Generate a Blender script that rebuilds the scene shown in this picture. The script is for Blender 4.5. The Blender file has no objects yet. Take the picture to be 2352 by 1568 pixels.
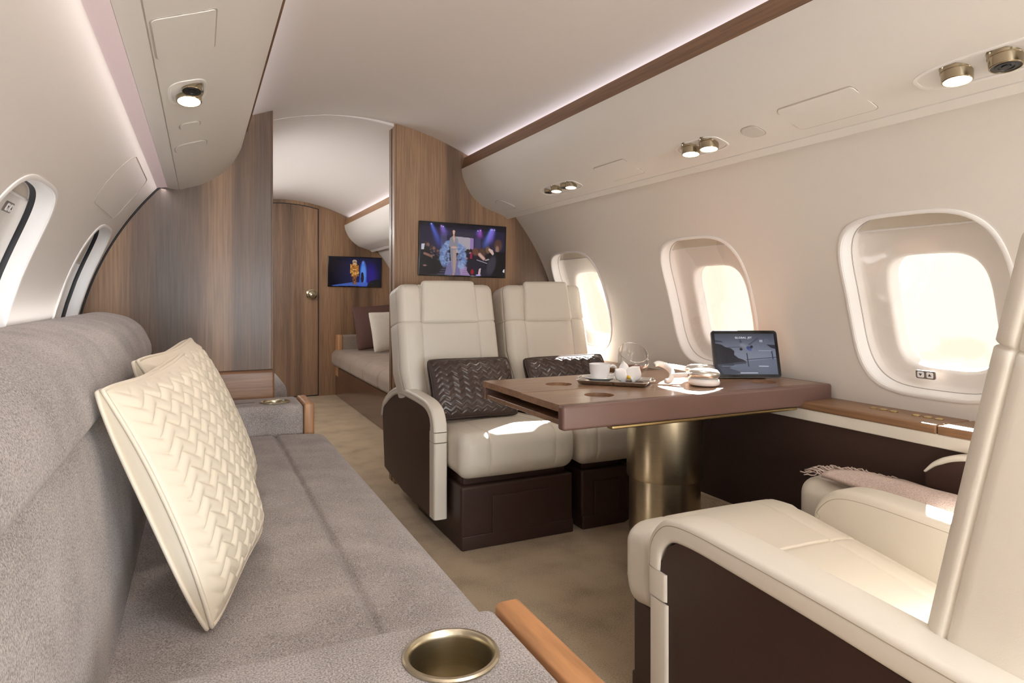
import bpy, bmesh, math, random
import numpy as np
from mathutils import Vector, Matrix, Euler

random.seed(7)
rng = np.random.default_rng(7)
scene = bpy.context.scene
COL = scene.collection
PI = math.pi

# ------------------------------------------------------------------ camera
cam_d = bpy.data.cameras.new('camera')
cam = bpy.data.objects.new('camera', cam_d)
COL.objects.link(cam)
cam.location = (0, 0, 1.05)
YAW = math.atan((1176 - 460) / 1500)
cam.rotation_euler = (PI / 2, 0, -YAW)
cam_d.sensor_width = 36
cam_d.lens = 1500 / 2352 * 36
cam_d.shift_y = -(784 - 676) / 2352
cam_d.clip_start = 0.02
scene.camera = cam

# ------------------------------------------------------------------ view
scene.view_settings.view_transform = 'Standard'
scene.view_settings.look = 'None'
scene.view_settings.gamma = 1
scene.view_settings.use_curve_mapping = False
scene.view_settings.exposure = 0.58
try:
    scene.cycles.use_denoising = True
    scene.cycles.max_bounces = 10
    scene.cycles.diffuse_bounces = 6
    scene.cycles.glossy_bounces = 4
    scene.cycles.transmission_bounces = 8
    scene.cycles.transparent_max_bounces = 12
    scene.cycles.caustics_reflective = False
    scene.cycles.caustics_refractive = False
    scene.cycles.sample_clamp_indirect = 6
except Exception:
    pass


def S(r, g, b):
    f = lambda c: (c / 255 / 12.92) if c / 255 <= .04045 else ((c / 255 + .055) / 1.055) ** 2.4
    return (f(r), f(g), f(b), 1)


# ------------------------------------------------------------------ sky and sun
SUN_DIR = Vector((-1, -.75, -.69)).normalized()      # the way the light travels
w = bpy.data.worlds.new('sky')
scene.world = w
w.use_nodes = True
nt = w.node_tree
nt.nodes.clear()
o_ = nt.nodes.new('ShaderNodeOutputWorld')
bg = nt.nodes.new('ShaderNodeBackground')
bg.inputs['Strength'].default_value = .92
tc = nt.nodes.new('ShaderNodeTexCoord')
dp = nt.nodes.new('ShaderNodeVectorMath'); dp.operation = 'DOT_PRODUCT'
dp.inputs[1].default_value = Vector((-SUN_DIR.x, -SUN_DIR.y, 0)).normalized()
rp = nt.nodes.new('ShaderNodeValToRGB')
rp.color_ramp.elements[0].position = 0.1
rp.color_ramp.elements[0].color = S(214, 228, 250)
rp.color_ramp.elements[1].position = 0.75
rp.color_ramp.elements[1].color = S(255, 247, 222)
mr = nt.nodes.new('ShaderNodeMapRange')
mr.inputs['From Min'].default_value = -1
mr.inputs['From Max'].default_value = 1
nt.links.new(tc.outputs['Generated'], dp.inputs[0])
nt.links.new(dp.outputs['Value'], mr.inputs['Value'])
nt.links.new(mr.outputs['Result'], rp.inputs['Fac'])
# a small peach cloud with a wisp beside it, low in the sky
nz = nt.nodes.new('ShaderNodeTexNoise')
nz.inputs['Scale'].default_value = 26
nz.inputs['Detail'].default_value = 6
nt.links.new(tc.outputs['Generated'], nz.inputs['Vector'])
prev = rp.outputs['Color']
for cdir, rad, colr in (((.866, .495, -.066), .040, (.93, .70, .55, 1)), ((.887, .452, -.082), .018, (.80, .66, .58, 1)), ((.846, .528, -.078), .014, (.92, .74, .62, 1))):
    sb = nt.nodes.new('ShaderNodeVectorMath'); sb.operation = 'SUBTRACT'
    sb.inputs[1].default_value = Vector(cdir).normalized()
    nt.links.new(tc.outputs['Generated'], sb.inputs[0])
    ml = nt.nodes.new('ShaderNodeVectorMath'); ml.operation = 'MULTIPLY'
    ml.inputs[1].default_value = (1, 1, 2.1)
    nt.links.new(sb.outputs['Vector'], ml.inputs[0])
    ln = nt.nodes.new('ShaderNodeVectorMath'); ln.operation = 'LENGTH'
    nt.links.new(ml.outputs['Vector'], ln.inputs[0])
    wob = nt.nodes.new('ShaderNodeMath'); wob.operation = 'MULTIPLY_ADD'
    wob.inputs[1].default_value = rad * 2.4
    nt.links.new(nz.outputs['Fac'], wob.inputs[0])
    nt.links.new(ln.outputs['Value'], wob.inputs[2])
    mr2 = nt.nodes.new('ShaderNodeMapRange'); mr2.interpolation_type = 'SMOOTHSTEP'
    mr2.inputs['From Min'].default_value = rad * 2.1
    mr2.inputs['From Max'].default_value = rad * 1.6
    mr2.inputs['To Max'].default_value = .75
    nt.links.new(wob.outputs['Value'], mr2.inputs['Value'])
    mx = nt.nodes.new('ShaderNodeMix'); mx.data_type = 'RGBA'
    mx.inputs['B'].default_value = colr
    nt.links.new(mr2.outputs['Result'], mx.inputs['Factor'])
    nt.links.new(prev, mx.inputs['A'])
    prev = mx.outputs['Result']
nt.links.new(prev, bg.inputs['Color'])
nt.links.new(bg.outputs['Background'], o_.inputs['Surface'])

sun_d = bpy.data.lights.new('sun', 'SUN')
sun_d.energy = 62.0
sun_d.angle = math.radians(.6)
sun_d.color = (1, .985, .97)
sun = bpy.data.objects.new('sun', sun_d)
COL.objects.link(sun)
sun.rotation_euler = SUN_DIR.to_track_quat('-Z', 'Y').to_euler()
sun.location = (6, -3, 5)


def area(name, loc, direction, sx, sy, power, color):
    d = bpy.data.lights.new(name, 'AREA')
    d.shape = 'RECTANGLE'
    d.size, d.size_y = sx, sy
    d.energy = power
    d.color = color
    o = bpy.data.objects.new(name, d)
    COL.objects.link(o)
    o.location = loc
    z = -Vector(direction).normalized()
    yv = Vector((0, 1, 0)) if abs(z.y) < .9 else Vector((0, 0, 1))
    xv = yv.cross(z).normalized()
    yv = z.cross(xv)
    o.rotation_euler = Matrix((xv, yv, z)).transposed().to_euler()
    return o


# ceiling wash lamps that lie behind the wooden valances, and sidewall wash lamps under the service units
Y0, Y1 = -4.0, 7.0
LEN, MID = 10.8, 1.5
WASH = (.95, .90, 1)
XMID = .765
area('ceiling_wash_lamp', (1.428, MID, 1.826), (-.70, 0, .70), .022, LEN, 3.5, WASH)
area('ceiling_wash_lamp', (.160, MID, 1.846), (.70, 0, .70), .022, LEN, 3, WASH)
area('sidewall_wash_lamp', (-.150, MID, 1.527), (-.15, 0, -1), .02, LEN, 5, (1, .90, .92))
# added unseen fill lights that brighten both cabins, not fittings of the aircraft
area('added_fill_rear', (XMID, -3.9, 1.0), (0, 1, .20), 1.6, 1.3, 92, (.86, .94, 1))  # added area light behind the viewer, frontal fill
area('added_fill_sofa_back', (-.425, 1.6, .95), (.30, 0, 1), .03, 2.5, 1.6, (1, .98, .96))  # added out of sight behind the bolster to lift the sofa side
area('added_fill_ledge', (1.93, -1.75, .72), (-.75, .25, 1), .10, 3.6, 32, (.90, .95, 1))  # this pair is added behind the viewer to brighten the ceiling
area('added_fill_ledge', (-.36, -1.75, .72), (.75, .25, 1), .10, 3.6, 7, (.90, .95, 1))
area('added_fill_cabin', (XMID, -.75, 1.98), (0, 0, -1), .5, .9, 16, (.95, .97, 1))  # added overhead fill behind the viewer
area('added_fill_cabin', (.17, 5.2, 1.62), (.75, 0, -.25), .12, 2.4, 15, (1, .97, .94))  # added behind the bulkhead to brighten the sleeping cabin

# ------------------------------------------------------------------ materials
MATS = {}


def new_mat(name):
    m = bpy.data.materials.new(name)
    m.use_nodes = True
    MATS[name] = m
    return m, m.node_tree, m.node_tree.nodes['Principled BSDF']


def simple(name, col, rough=.5, metal=0., spec=.5, bump=0., bscale=200., var=0., vscale=3., coat=0., emit=None, estr=0.):
    m, nt, b = new_mat(name)
    b.inputs['Base Color'].default_value = col
    b.inputs['Roughness'].default_value = rough
    b.inputs['Metallic'].default_value = metal
    b.inputs['Specular IOR Level'].default_value = spec
    b.inputs['Coat Weight'].default_value = coat
    b.inputs['Coat Roughness'].default_value = .12
    tc = nt.nodes.new('ShaderNodeTexCoord')
    if var:
        n = nt.nodes.new('ShaderNodeTexNoise')
        n.inputs['Scale'].default_value = vscale
        n.inputs['Detail'].default_value = 3
        nt.links.new(tc.outputs['Object'], n.inputs['Vector'])
        r = nt.nodes.new('ShaderNodeValToRGB')
        r.color_ramp.elements[0].position = .3
        r.color_ramp.elements[1].position = .7
        r.color_ramp.elements[0].color = tuple(c * (1 - var) for c in col[:3]) + (1,)
        r.color_ramp.elements[1].color = tuple(min(1, c * (1 + var)) for c in col[:3]) + (1,)
        nt.links.new(n.outputs['Fac'], r.inputs['Fac'])
        nt.links.new(r.outputs['Color'], b.inputs['Base Color'])
    if bump:
        n = nt.nodes.new('ShaderNodeTexNoise')
        n.inputs['Scale'].default_value = bscale
        n.inputs['Detail'].default_value = 2
        nt.links.new(tc.outputs['Object'], n.inputs['Vector'])
        bp = nt.nodes.new('ShaderNodeBump')
        bp.inputs['Strength'].default_value = bump
        bp.inputs['Distance'].default_value = .002
        nt.links.new(n.outputs['Fac'], bp.inputs['Height'])
        nt.links.new(bp.outputs['Normal'], b.inputs['Normal'])
    if emit:
        b.inputs['Emission Color'].default_value = emit
        b.inputs['Emission Strength'].default_value = estr
    return m


def wood(name, stretch, dark, mid, light, band=2.6, rough=.46, coat=.12, streak=(82, 66, 60), streak_pos=.39):
    """veneer: broad colour bands and fine grain lines that run along the axis whose stretch value is small"""
    m, nt, b = new_mat(name)
    tc = nt.nodes.new('ShaderNodeTexCoord')
    mp = nt.nodes.new('ShaderNodeMapping')
    mp.inputs['Scale'].default_value = stretch
    nt.links.new(tc.outputs['Object'], mp.inputs['Vector'])
    n = nt.nodes.new('ShaderNodeTexNoise')
    n.inputs['Scale'].default_value = band
    n.inputs['Detail'].default_value = 4
    n.inputs['Roughness'].default_value = .55
    nt.links.new(mp.outputs['Vector'], n.inputs['Vector'])
    r = nt.nodes.new('ShaderNodeValToRGB')
    e = r.color_ramp.elements
    e[0].position, e[0].color = streak_pos - .08, S(*streak)
    e[1].position, e[1].color = .72, S(*light)
    x = e.new(streak_pos + .04); x.color = S(*dark)
    x = e.new(.52); x.color = S(*mid)
    nt.links.new(n.outputs['Fac'], r.inputs['Fac'])
    g = nt.nodes.new('ShaderNodeTexNoise')
    g.inputs['Scale'].default_value = 120
    g.inputs['Detail'].default_value = 4
    nt.links.new(mp.outputs['Vector'], g.inputs['Vector'])
    gr = nt.nodes.new('ShaderNodeValToRGB')
    gr.color_ramp.elements[0].position = .32
    gr.color_ramp.elements[0].color = (.62, .60, .58, 1)
    gr.color_ramp.elements[1].position = .62
    gr.color_ramp.elements[1].color = (1.08, 1.08, 1.08, 1)
    nt.links.new(g.outputs['Fac'], gr.inputs['Fac'])
    mx = nt.nodes.new('ShaderNodeMix'); mx.data_type = 'RGBA'; mx.blend_type = 'MULTIPLY'
    mx.inputs['Factor'].default_value = .75
    nt.links.new(r.outputs['Color'], mx.inputs['A'])
    nt.links.new(gr.outputs['Color'], mx.inputs['B'])
    nt.links.new(mx.outputs['Result'], b.inputs['Base Color'])
    b.inputs['Roughness'].default_value = rough
    b.inputs['Coat Weight'].default_value = coat
    b.inputs['Coat Roughness'].default_value = .18
    bp = nt.nodes.new('ShaderNodeBump')
    bp.inputs['Strength'].default_value = .08
    bp.inputs['Distance'].default_value = .001
    nt.links.new(g.outputs['Fac'], bp.inputs['Height'])
    nt.links.new(bp.outputs['Normal'], b.inputs['Normal'])
    return m


def fabric(name, c0, c1, scale=260, bump=.5, patch=.18, pscale=9):
    m, nt, b = new_mat(name)
    tc = nt.nodes.new('ShaderNodeTexCoord')
    n = nt.nodes.new('ShaderNodeTexNoise')
    n.inputs['Scale'].default_value = scale
    n.inputs['Detail'].default_value = 3
    n.inputs['Roughness'].default_value = .7
    n2 = nt.nodes.new('ShaderNodeTexNoise')
    n2.inputs['Scale'].default_value = pscale
    n2.inputs['Detail'].default_value = 2
    nt.links.new(tc.outputs['Object'], n.inputs['Vector'])
    nt.links.new(tc.outputs['Object'], n2.inputs['Vector'])
    ad = nt.nodes.new('ShaderNodeMath'); ad.operation = 'MULTIPLY_ADD'
    ad.inputs[1].default_value = patch
    nt.links.new(n2.outputs['Fac'], ad.inputs[0])
    nt.links.new(n.outputs['Fac'], ad.inputs[2])
    r = nt.nodes.new('ShaderNodeValToRGB')
    r.color_ramp.elements[0].position, r.color_ramp.elements[0].color = .44, S(*c0)
    r.color_ramp.elements[1].position, r.color_ramp.elements[1].color = .74, S(*c1)
    nt.links.new(ad.outputs['Value'], r.inputs['Fac'])
    nt.links.new(r.outputs['Color'], b.inputs['Base Color'])
    b.inputs['Roughness'].default_value = .9
    b.inputs['Specular IOR Level'].default_value = .2
    b.inputs['Sheen Weight'].default_value = .15
    bp = nt.nodes.new('ShaderNodeBump')
    bp.inputs['Strength'].default_value = bump
    bp.inputs['Distance'].default_value = .0015
    nt.links.new(n.outputs['Fac'], bp.inputs['Height'])
    nt.links.new(bp.outputs['Normal'], b.inputs['Normal'])
    return m


def glass(name, tint=(1, 1, 1, 1), refl=.08, edge=.10):
    m = bpy.data.materials.new(name)
    m.use_nodes = True
    nt = m.node_tree
    nt.nodes.clear()
    out = nt.nodes.new('ShaderNodeOutputMaterial')
    t = nt.nodes.new('ShaderNodeBsdfTransparent')
    t.inputs['Color'].default_value = tint
    g = nt.nodes.new('ShaderNodeBsdfGlossy')
    g.inputs['Roughness'].default_value = .02
    lw = nt.nodes.new('ShaderNodeLayerWeight')
    lw.inputs['Blend'].default_value = .25
    mu = nt.nodes.new('ShaderNodeMath'); mu.operation = 'MULTIPLY_ADD'
    mu.inputs[1].default_value = edge
    mu.inputs[2].default_value = refl * .4
    mx = nt.nodes.new('ShaderNodeMixShader')
    nt.links.new(lw.outputs['Fresnel'], mu.inputs[0])
    nt.links.new(mu.outputs['Value'], mx.inputs['Fac'])
    nt.links.new(t.outputs['BSDF'], mx.inputs[1])
    nt.links.new(g.outputs['BSDF'], mx.inputs[2])
    nt.links.new(mx.outputs['Shader'], out.inputs['Surface'])
    MATS[name] = m
    return m


def brushed(name, col, axis=(1, 1, 60), rough=.3):
    m, nt, b = new_mat(name)
    tc = nt.nodes.new('ShaderNodeTexCoord')
    mp = nt.nodes.new('ShaderNodeMapping')
    mp.inputs['Scale'].default_value = axis
    n = nt.nodes.new('ShaderNodeTexNoise')
    n.inputs['Scale'].default_value = 12
    n.inputs['Detail'].default_value = 5
    nt.links.new(tc.outputs['Object'], mp.inputs['Vector'])
    nt.links.new(mp.outputs['Vector'], n.inputs['Vector'])
    r = nt.nodes.new('ShaderNodeValToRGB')
    r.color_ramp.elements[0].color = tuple(c * .8 for c in col[:3]) + (1,)
    r.color_ramp.elements[1].color = tuple(min(1, c * 1.15) for c in col[:3]) + (1,)
    nt.links.new(n.outputs['Fac'], r.inputs['Fac'])
    nt.links.new(r.outputs['Color'], b.inputs['Base Color'])
    b.inputs['Metallic'].default_value = 1
    b.inputs['Roughness'].default_value = rough
    bp = nt.nodes.new('ShaderNodeBump')
    bp.inputs['Strength'].default_value = .06
    bp.inputs['Distance'].default_value = .001
    nt.links.new(n.outputs['Fac'], bp.inputs['Height'])
    nt.links.new(bp.outputs['Normal'], b.inputs['Normal'])
    return m


def screen_mat(name, strength):
    """a lit display that shows the colours stored on its own grid of pixels"""
    m = bpy.data.materials.new(name)
    m.use_nodes = True
    nt = m.node_tree
    b = nt.nodes['Principled BSDF']
    a = nt.nodes.new('ShaderNodeVertexColor')
    a.layer_name = 'pixels'
    b.inputs['Base Color'].default_value = (.004, .004, .005, 1)
    b.inputs['Roughness'].default_value = .12
    nt.links.new(a.outputs['Color'], b.inputs['Emission Color'])
    b.inputs['Emission Strength'].default_value = strength
    MATS[name] = m
    return m


LINER = simple('liner', S(220, 214, 207), .55, spec=.35)
PSU_M = simple('service_unit', S(224, 220, 214), .5, spec=.4)
GAP_TONE = simple('gasket', S(182, 174, 164), .7)  # darker tone that stands for the shade in panel gaps
SPEAKER_M = simple('speaker_mesh', S(206, 201, 194), .8, bump=.3, bscale=900)
CEIL_M = simple('ceiling_cloth', S(226, 220, 216), .8, spec=.2)
TRIM_W = simple('window_trim', S(236, 233, 230), .4, spec=.5)
REVEAL = simple('window_cassette', S(230, 224, 218), .5)
SHADE_M = simple('shade_cloth', S(206, 196, 182), .8)
BLACK = simple('black_gasket', S(22, 20, 24), .5)
LILAC = simple('lamp_lens', S(222, 205, 206), .5, emit=S(226, 205, 210), estr=.12)
VENEER = wood('veneer_upright', (1, 1, .035), (108, 82, 62), (148, 115, 86), (174, 139, 106), streak=(86, 70, 58))
VENEER_L = wood('veneer_lengthwise', (1, .035, 1), (130, 96, 68), (150, 114, 82), (168, 130, 96), streak=(118, 88, 64))
VENEER_X = wood('veneer_crosswise', (.04, 1, 1), (138, 100, 74), (158, 118, 88), (176, 136, 104), streak=(118, 84, 62))
OAK = wood('oak_cap', (.5, .05, 1), (176, 122, 78), (198, 144, 96), (212, 164, 116), streak=(160, 106, 66), band=6)
OAK_X = wood('oak_cap_end', (1, .5, .05), (176, 128, 88), (198, 150, 106), (212, 170, 126), streak=(160, 112, 74), band=6)
TABLE_W = wood('table_veneer', (.06, .6, 1), (138, 106, 82), (156, 122, 96), (172, 138, 110), streak=(124, 94, 74), rough=.3, coat=.35, band=4)
RED_WOOD = wood('dark_base_wood', (1, .05, 1), (70, 34, 22), (92, 48, 30), (110, 60, 38), streak=(56, 26, 18), rough=.2, coat=.6)
FABRIC = fabric('grey_weave', (116, 109, 106), (198, 190, 186), 400)
FABRIC_D = fabric('aft_fabric', (128, 112, 100), (158, 142, 128), 300, .3)
CARPET = fabric('carpet_pile', (112, 94, 74), (186, 166, 138), 260, .9, .42, 6)
CREAM = simple('cream_leather', S(224, 217, 205), .42, spec=.45, bump=.12, bscale=420)
SEAM = simple('seam_thread', S(160, 146, 126), .7)
BROWN = simple('brown_leather', S(60, 41, 35), .42, spec=.4, bump=.1, bscale=420, var=.06)
BROWN_P = simple('brown_panel', S(62, 45, 39), .6, spec=.3, bump=.1, bscale=300)
CHOC = simple('chocolate_leather', S(66, 52, 48), .26, spec=.6)
MAUVE = simple('mauve_leather', S(106, 80, 72), .4, spec=.45, bump=.08, bscale=420)
IVORY = simple('ivory_leather', S(226, 216, 197), .42, spec=.45)
BRASS = brushed('brushed_bronze', S(204, 194, 170), (1, 1, 60), .28)
BRASS_P = simple('polished_bronze', S(190, 168, 122), .3, metal=1)
NICKEL = simple('nickel', S(176, 164, 140), .2, metal=1)
DARK_IN = simple('dark_hollow', S(26, 24, 24), .35)
SILVER = simple('silver', S(226, 223, 220), .22, metal=1)
PORC = simple('porcelain', S(240, 240, 242), .2, spec=.6)
PETAL = simple('petal', S(246, 246, 248), .6)
YELLOW = simple('orchid_yellow', S(226, 188, 60), .6)
WHITE_P = simple('white_plastic', S(238, 236, 236), .35)
SHELL = simple('satin_aluminium', S(214, 208, 200), .28, metal=.85)
NUT = simple('nuts', S(122, 82, 66), .45, var=.3, vscale=60)
SPACE = simple('grey_aluminium', S(96, 96, 102), .35, metal=.7)
GLOSS_B = simple('black_glass', S(12, 12, 15), .1, spec=.6)
LENS = simple('lit_lens', S(255, 244, 226), .4, emit=S(255, 240, 216), estr=5.)
BLANKET = fabric('woven_blanket', (172, 152, 144), (202, 184, 176), 240, .6)
PLUM = simple('plum_cloth', S(92, 64, 56), .8, bump=.2, bscale=300)
SILVERY = simple('silvery_cloth', S(206, 198, 186), .6)
PANE = glass('window_pane')
CRYSTAL = glass('crystal', (.98, .98, .98, 1), .06, .35)
SCREEN = screen_mat('display', .55)
GREY_KEY = simple('key_plate', S(112, 104, 98), .4)
INK = simple('ink', S(70, 66, 64), .6)
LETTER = simple('letter_white', S(200, 204, 212), .6, emit=S(200, 204, 212), estr=.5)


# ------------------------------------------------------------------ mesh helpers
def link(name, me, mat, parent=None, smooth=True, angle=40):
    o = bpy.data.objects.new(name, me)
    COL.objects.link(o)
    if mat is not None:
        me.materials.append(mat)
    if smooth:
        me.polygons.foreach_set('use_smooth', np.ones(len(me.polygons), bool))
        if angle:
            me.set_sharp_from_angle(angle=math.radians(angle))
    if parent is not None:
        o.parent = parent
    return o


def mesh(name, V, F, mat, parent=None, smooth=True, angle=40, recalc=True, merge=0):
    me = bpy.data.meshes.new(name)
    me.from_pydata([tuple(map(float, v)) for v in V], [], [tuple(int(i) for i in f) for f in F])
    if recalc or merge:
        bm = bmesh.new()
        bm.from_mesh(me)
        if merge:
            bmesh.ops.remove_doubles(bm, verts=bm.verts, dist=merge)
        if recalc:
            bmesh.ops.recalc_face_normals(bm, faces=bm.faces)
        bm.to_mesh(me)
        bm.free()
    return link(name, me, mat, parent, smooth, angle)


def join(parts):
    V, F = [], []
    for v, f in parts:
        n = len(V)
        V += [tuple(p) for p in v]
        F += [tuple(i + n for i in q) for q in f]
    return V, F


def empty(name, loc=(0, 0, 0), rz=0, label=None, cat=None, group=None, parent=None, kind=None, rot=None):
    o = bpy.data.objects.new(name, None)
    COL.objects.link(o)
    o.location = loc
    o.rotation_euler = rot if rot else (0, 0, rz)
    o.empty_display_size = .05
    tag(o, label, cat, group, kind)
    if parent is not None:
        o.parent = parent
    return o


def tag(o, label=None, cat=None, group=None, kind=None):
    if label: o['label'] = label
    if cat: o['category'] = cat
    if group: o['group'] = group
    if kind: o['kind'] = kind
    return o


def struct(o):
    o['kind'] = 'structure'
    return o


def copy_tree(o, parent=None):
    c = o.copy()
    COL.objects.link(c)
    if parent is not None:
        c.parent = parent
    for ch in list(o.children):
        copy_tree(ch, c)
    return c


def axis_coords(h, r, n, extra):
    k = 4
    t = [r * math.tan(i / k * PI / 4) for i in range(k, 0, -1)]
    c = [-(h - r) - a for a in t]
    core = list(np.linspace(-(h - r), h - r, n + 1)) if h - r > 1e-6 else [0.]
    for e in extra:
        if abs(e) < h - r - 1e-4:
            core.append(e)
    core = sorted(core)
    out = [core[0]]
    for a in core[1:]:
        if a - out[-1] > 4e-4:
            out.append(a)
    c += out + [(h - r) + a for a in t[::-1]]
    return np.array(c)


def rbox(size, r, cells=(3, 3, 3), seams=(), depth=.004, sw=.004, puff=0, disp=None, deform=None, where=None):
    """a rounded box; seams = [(axis, position)] are pressed in as grooves; puff swells the faces; deform(x, y, z) bends it"""
    h = np.array(size, float) / 2
    r = min(r, *(h - 1e-5))
    ex = [[], [], []]
    for a, p in seams:
        ex[a] += [p - 2 * sw, p - sw, p - sw * .45, p, p + sw * .45, p + sw, p + 2 * sw]
    C = [axis_coords(h[a], r, cells[a], ex[a]) for a in range(3)]
    P, F = [], []
    for a in range(3):
        b, c = (a + 1) % 3, (a + 2) % 3
        for sgn in (-1, 1):
            B, CC = np.meshgrid(C[b], C[c], indexing='ij')
            n0 = sum(len(x) for x in P)
            q = np.zeros((B.size, 3))
            q[:, a] = sgn * h[a]
            q[:, b] = B.ravel()
            q[:, c] = CC.ravel()
            P.append(q)
            nb, nc = B.shape
            i, j = np.meshgrid(np.arange(nb - 1), np.arange(nc - 1), indexing='ij')
            v = (i * nc + j + n0).ravel()
            f = np.stack([v, v + nc, v + nc + 1, v + 1], 1)
            F.append(f if sgn > 0 else f[:, ::-1])
    P = np.concatenate(P)
    F = np.concatenate(F)
    key = np.round(P, 6)
    _, idx, inv = np.unique(key, axis=0, return_index=True, return_inverse=True)
    inv = np.asarray(inv).reshape(-1)
    P = P[idx]
    F = inv[F]
    inner = np.clip(P, -(h - r), h - r)
    d = P - inner
    L = np.linalg.norm(d, axis=1, keepdims=True)
    N = d / np.maximum(L, 1e-9)
    P = inner + N * r
    D = np.zeros(len(P))
    for a, p in seams:
        g = -depth * np.exp(-((P[:, a] - p) / sw) ** 2) * (1 - np.abs(N[:, a]))
        if where is not None:
            g = g * where(a, p, P, N)
        D += g
    if puff:
        u = P / h
        t = np.zeros(len(P))
        for a in range(3):
            b, c = (a + 1) % 3, (a + 2) % 3
            t += N[:, a] ** 2 * (1 - np.minimum(1, np.abs(u[:, b])) ** 2.2) * (1 - np.minimum(1, np.abs(u[:, c])) ** 2.2) * np.array(puff if hasattr(puff, '__len__') else (puff,) * 3)[a]
        D += t
    if disp is not None:
        D += disp(P, N)
    P = P + N * D[:, None]
    if deform is not None:
        P = np.stack(deform(P[:, 0], P[:, 1], P[:, 2]), 1)
    return P, F


def put(VF, loc=(0, 0, 0), rot=(0, 0, 0)):
    V, F = VF
    V = np.array(V, float)
    M = np.array(Euler(rot).to_matrix())
    return V @ M.T + np.array(loc), F


def box(name, lo, hi, mat, parent=None, r=.004, cells=(1, 1, 1), **kw):
    lo, hi = np.array(lo, float), np.array(hi, float)
    V, F = rbox(hi - lo, min(r, *(0.49 * (hi - lo))), cells, **kw)
    return mesh(name, V + (lo + hi) / 2, F, mat, parent, angle=None, recalc=False)


def loft(rings, closed=True, caps=True):
    n = len(rings[0])
    V = [tuple(p) for r in rings for p in r]
    F = []
    for i in range(len(rings) - 1):
        for j in range(n if closed else n - 1):
            k = (j + 1) % n
            F.append((i * n + j, i * n + k, (i + 1) * n + k, (i + 1) * n + j))
    if caps and closed:
        F.append(tuple(range(n))[::-1])
        F.append(tuple((len(rings) - 1) * n + j for j in range(n)))
    return V, F


def lathe(prof, n=32, caps=True):
    rings = [[(r * math.cos(2 * PI * k / n), r * math.sin(2 * PI * k / n), z) for k in range(n)] for r, z in prof]
    return loft(rings, True, caps)


def tube(path, rad, n=8, caps=True, closed=False):
    P = [Vector(p) for p in path]
    rings = []
    m = len(P)
    up = Vector((0, 0, 1))
    N = None
    for i, p in enumerate(P):
        if closed:
            t = (P[(i + 1) % m] - P[i - 1]).normalized()
        else:
            t = (P[min(i + 1, m - 1)] - P[max(i - 1, 0)]).normalized()
        if N is None:
            N = t.cross(up if abs(t.z) < .9 else Vector((1, 0, 0))).normalized()
        else:
            N = (N - t * N.dot(t)).normalized()
        B = t.cross(N)
        r = rad[i] if hasattr(rad, '__len__') else rad
        rings.append([p + r * (math.cos(2 * PI * k / n) * N + math.sin(2 * PI * k / n) * B) for k in range(n)])
    if closed:
        rings.append(rings[0])
    return loft(rings, True, caps and not closed)


def spl(pts, n=8, closed=False):
    P = [np.array(p, float) for p in pts]
    if closed:
        P = [P[-1]] + P + [P[0], P[1]]
    else:
        P = [2 * P[0] - P[1]] + P + [2 * P[-1] - P[-2]]
    o = []
    for i in range(1, len(P) - 2):
        a, b, c, d = P[i - 1:i + 3]
        for k in range(n):
            t = k / n
            o.append(.5 * (2 * b + (c - a) * t + (2 * a - 5 * b + 4 * c - d) * t * t + (3 * b - a - 3 * c + d) * t ** 3))
    if not closed:
        o.append(P[-2])
    return o


def rrect(w, h, r, n=5):
    """rounded rectangle outline, counter-clockwise, centred"""
    o = []
    r = min(r, w / 2 - 1e-5, h / 2 - 1e-5)
    for cx, cy, a in ((w / 2 - r, h / 2 - r, 0), (-w / 2 + r, h / 2 - r, 90), (-w / 2 + r, -h / 2 + r, 180), (w / 2 - r, -h / 2 + r, 270)):
        for k in range(n + 1):
            t = math.radians(a + 90 * k / n)
            o.append((cx + r * math.cos(t), cy + r * math.sin(t)))
    return o


def plate(outline, z0, z1, bev=.001):
    """solid slab over a 2D outline in the x-y plane"""
    cx = sum(p[0] for p in outline) / len(outline)
    cy = sum(p[1] for p in outline) / len(outline)

    def ins(e):
        o = []
        n = len(outline)
        for i in range(n):
            a, b, c = Vector(outline[i - 1]), Vector(outline[i]), Vector(outline[(i + 1) % n])
            t = (c - a)
            nn = Vector((-t.y, t.x)).normalized() if t.length > 1e-9 else Vector((cx - b.x, cy - b.y)).normalized()
            o.append((b.x + nn.x * e, b.y + nn.y * e))
        return o
    rings = [[(x, y, z0) for x, y in outline], [(x, y, z1 - bev) for x, y in outline], [(x, y, z1) for x, y in ins(bev)]]
    return loft(rings)


def supere(a, b, n, k=72):
    o = []
    for i in range(k):
        t = 2 * PI * (i + .5) / k
        c, s = math.cos(t), math.sin(t)
        o.append((a * math.copysign(abs(c) ** (2 / n), c), b * math.copysign(abs(s) ** (2 / n), s)))
    return o


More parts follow.
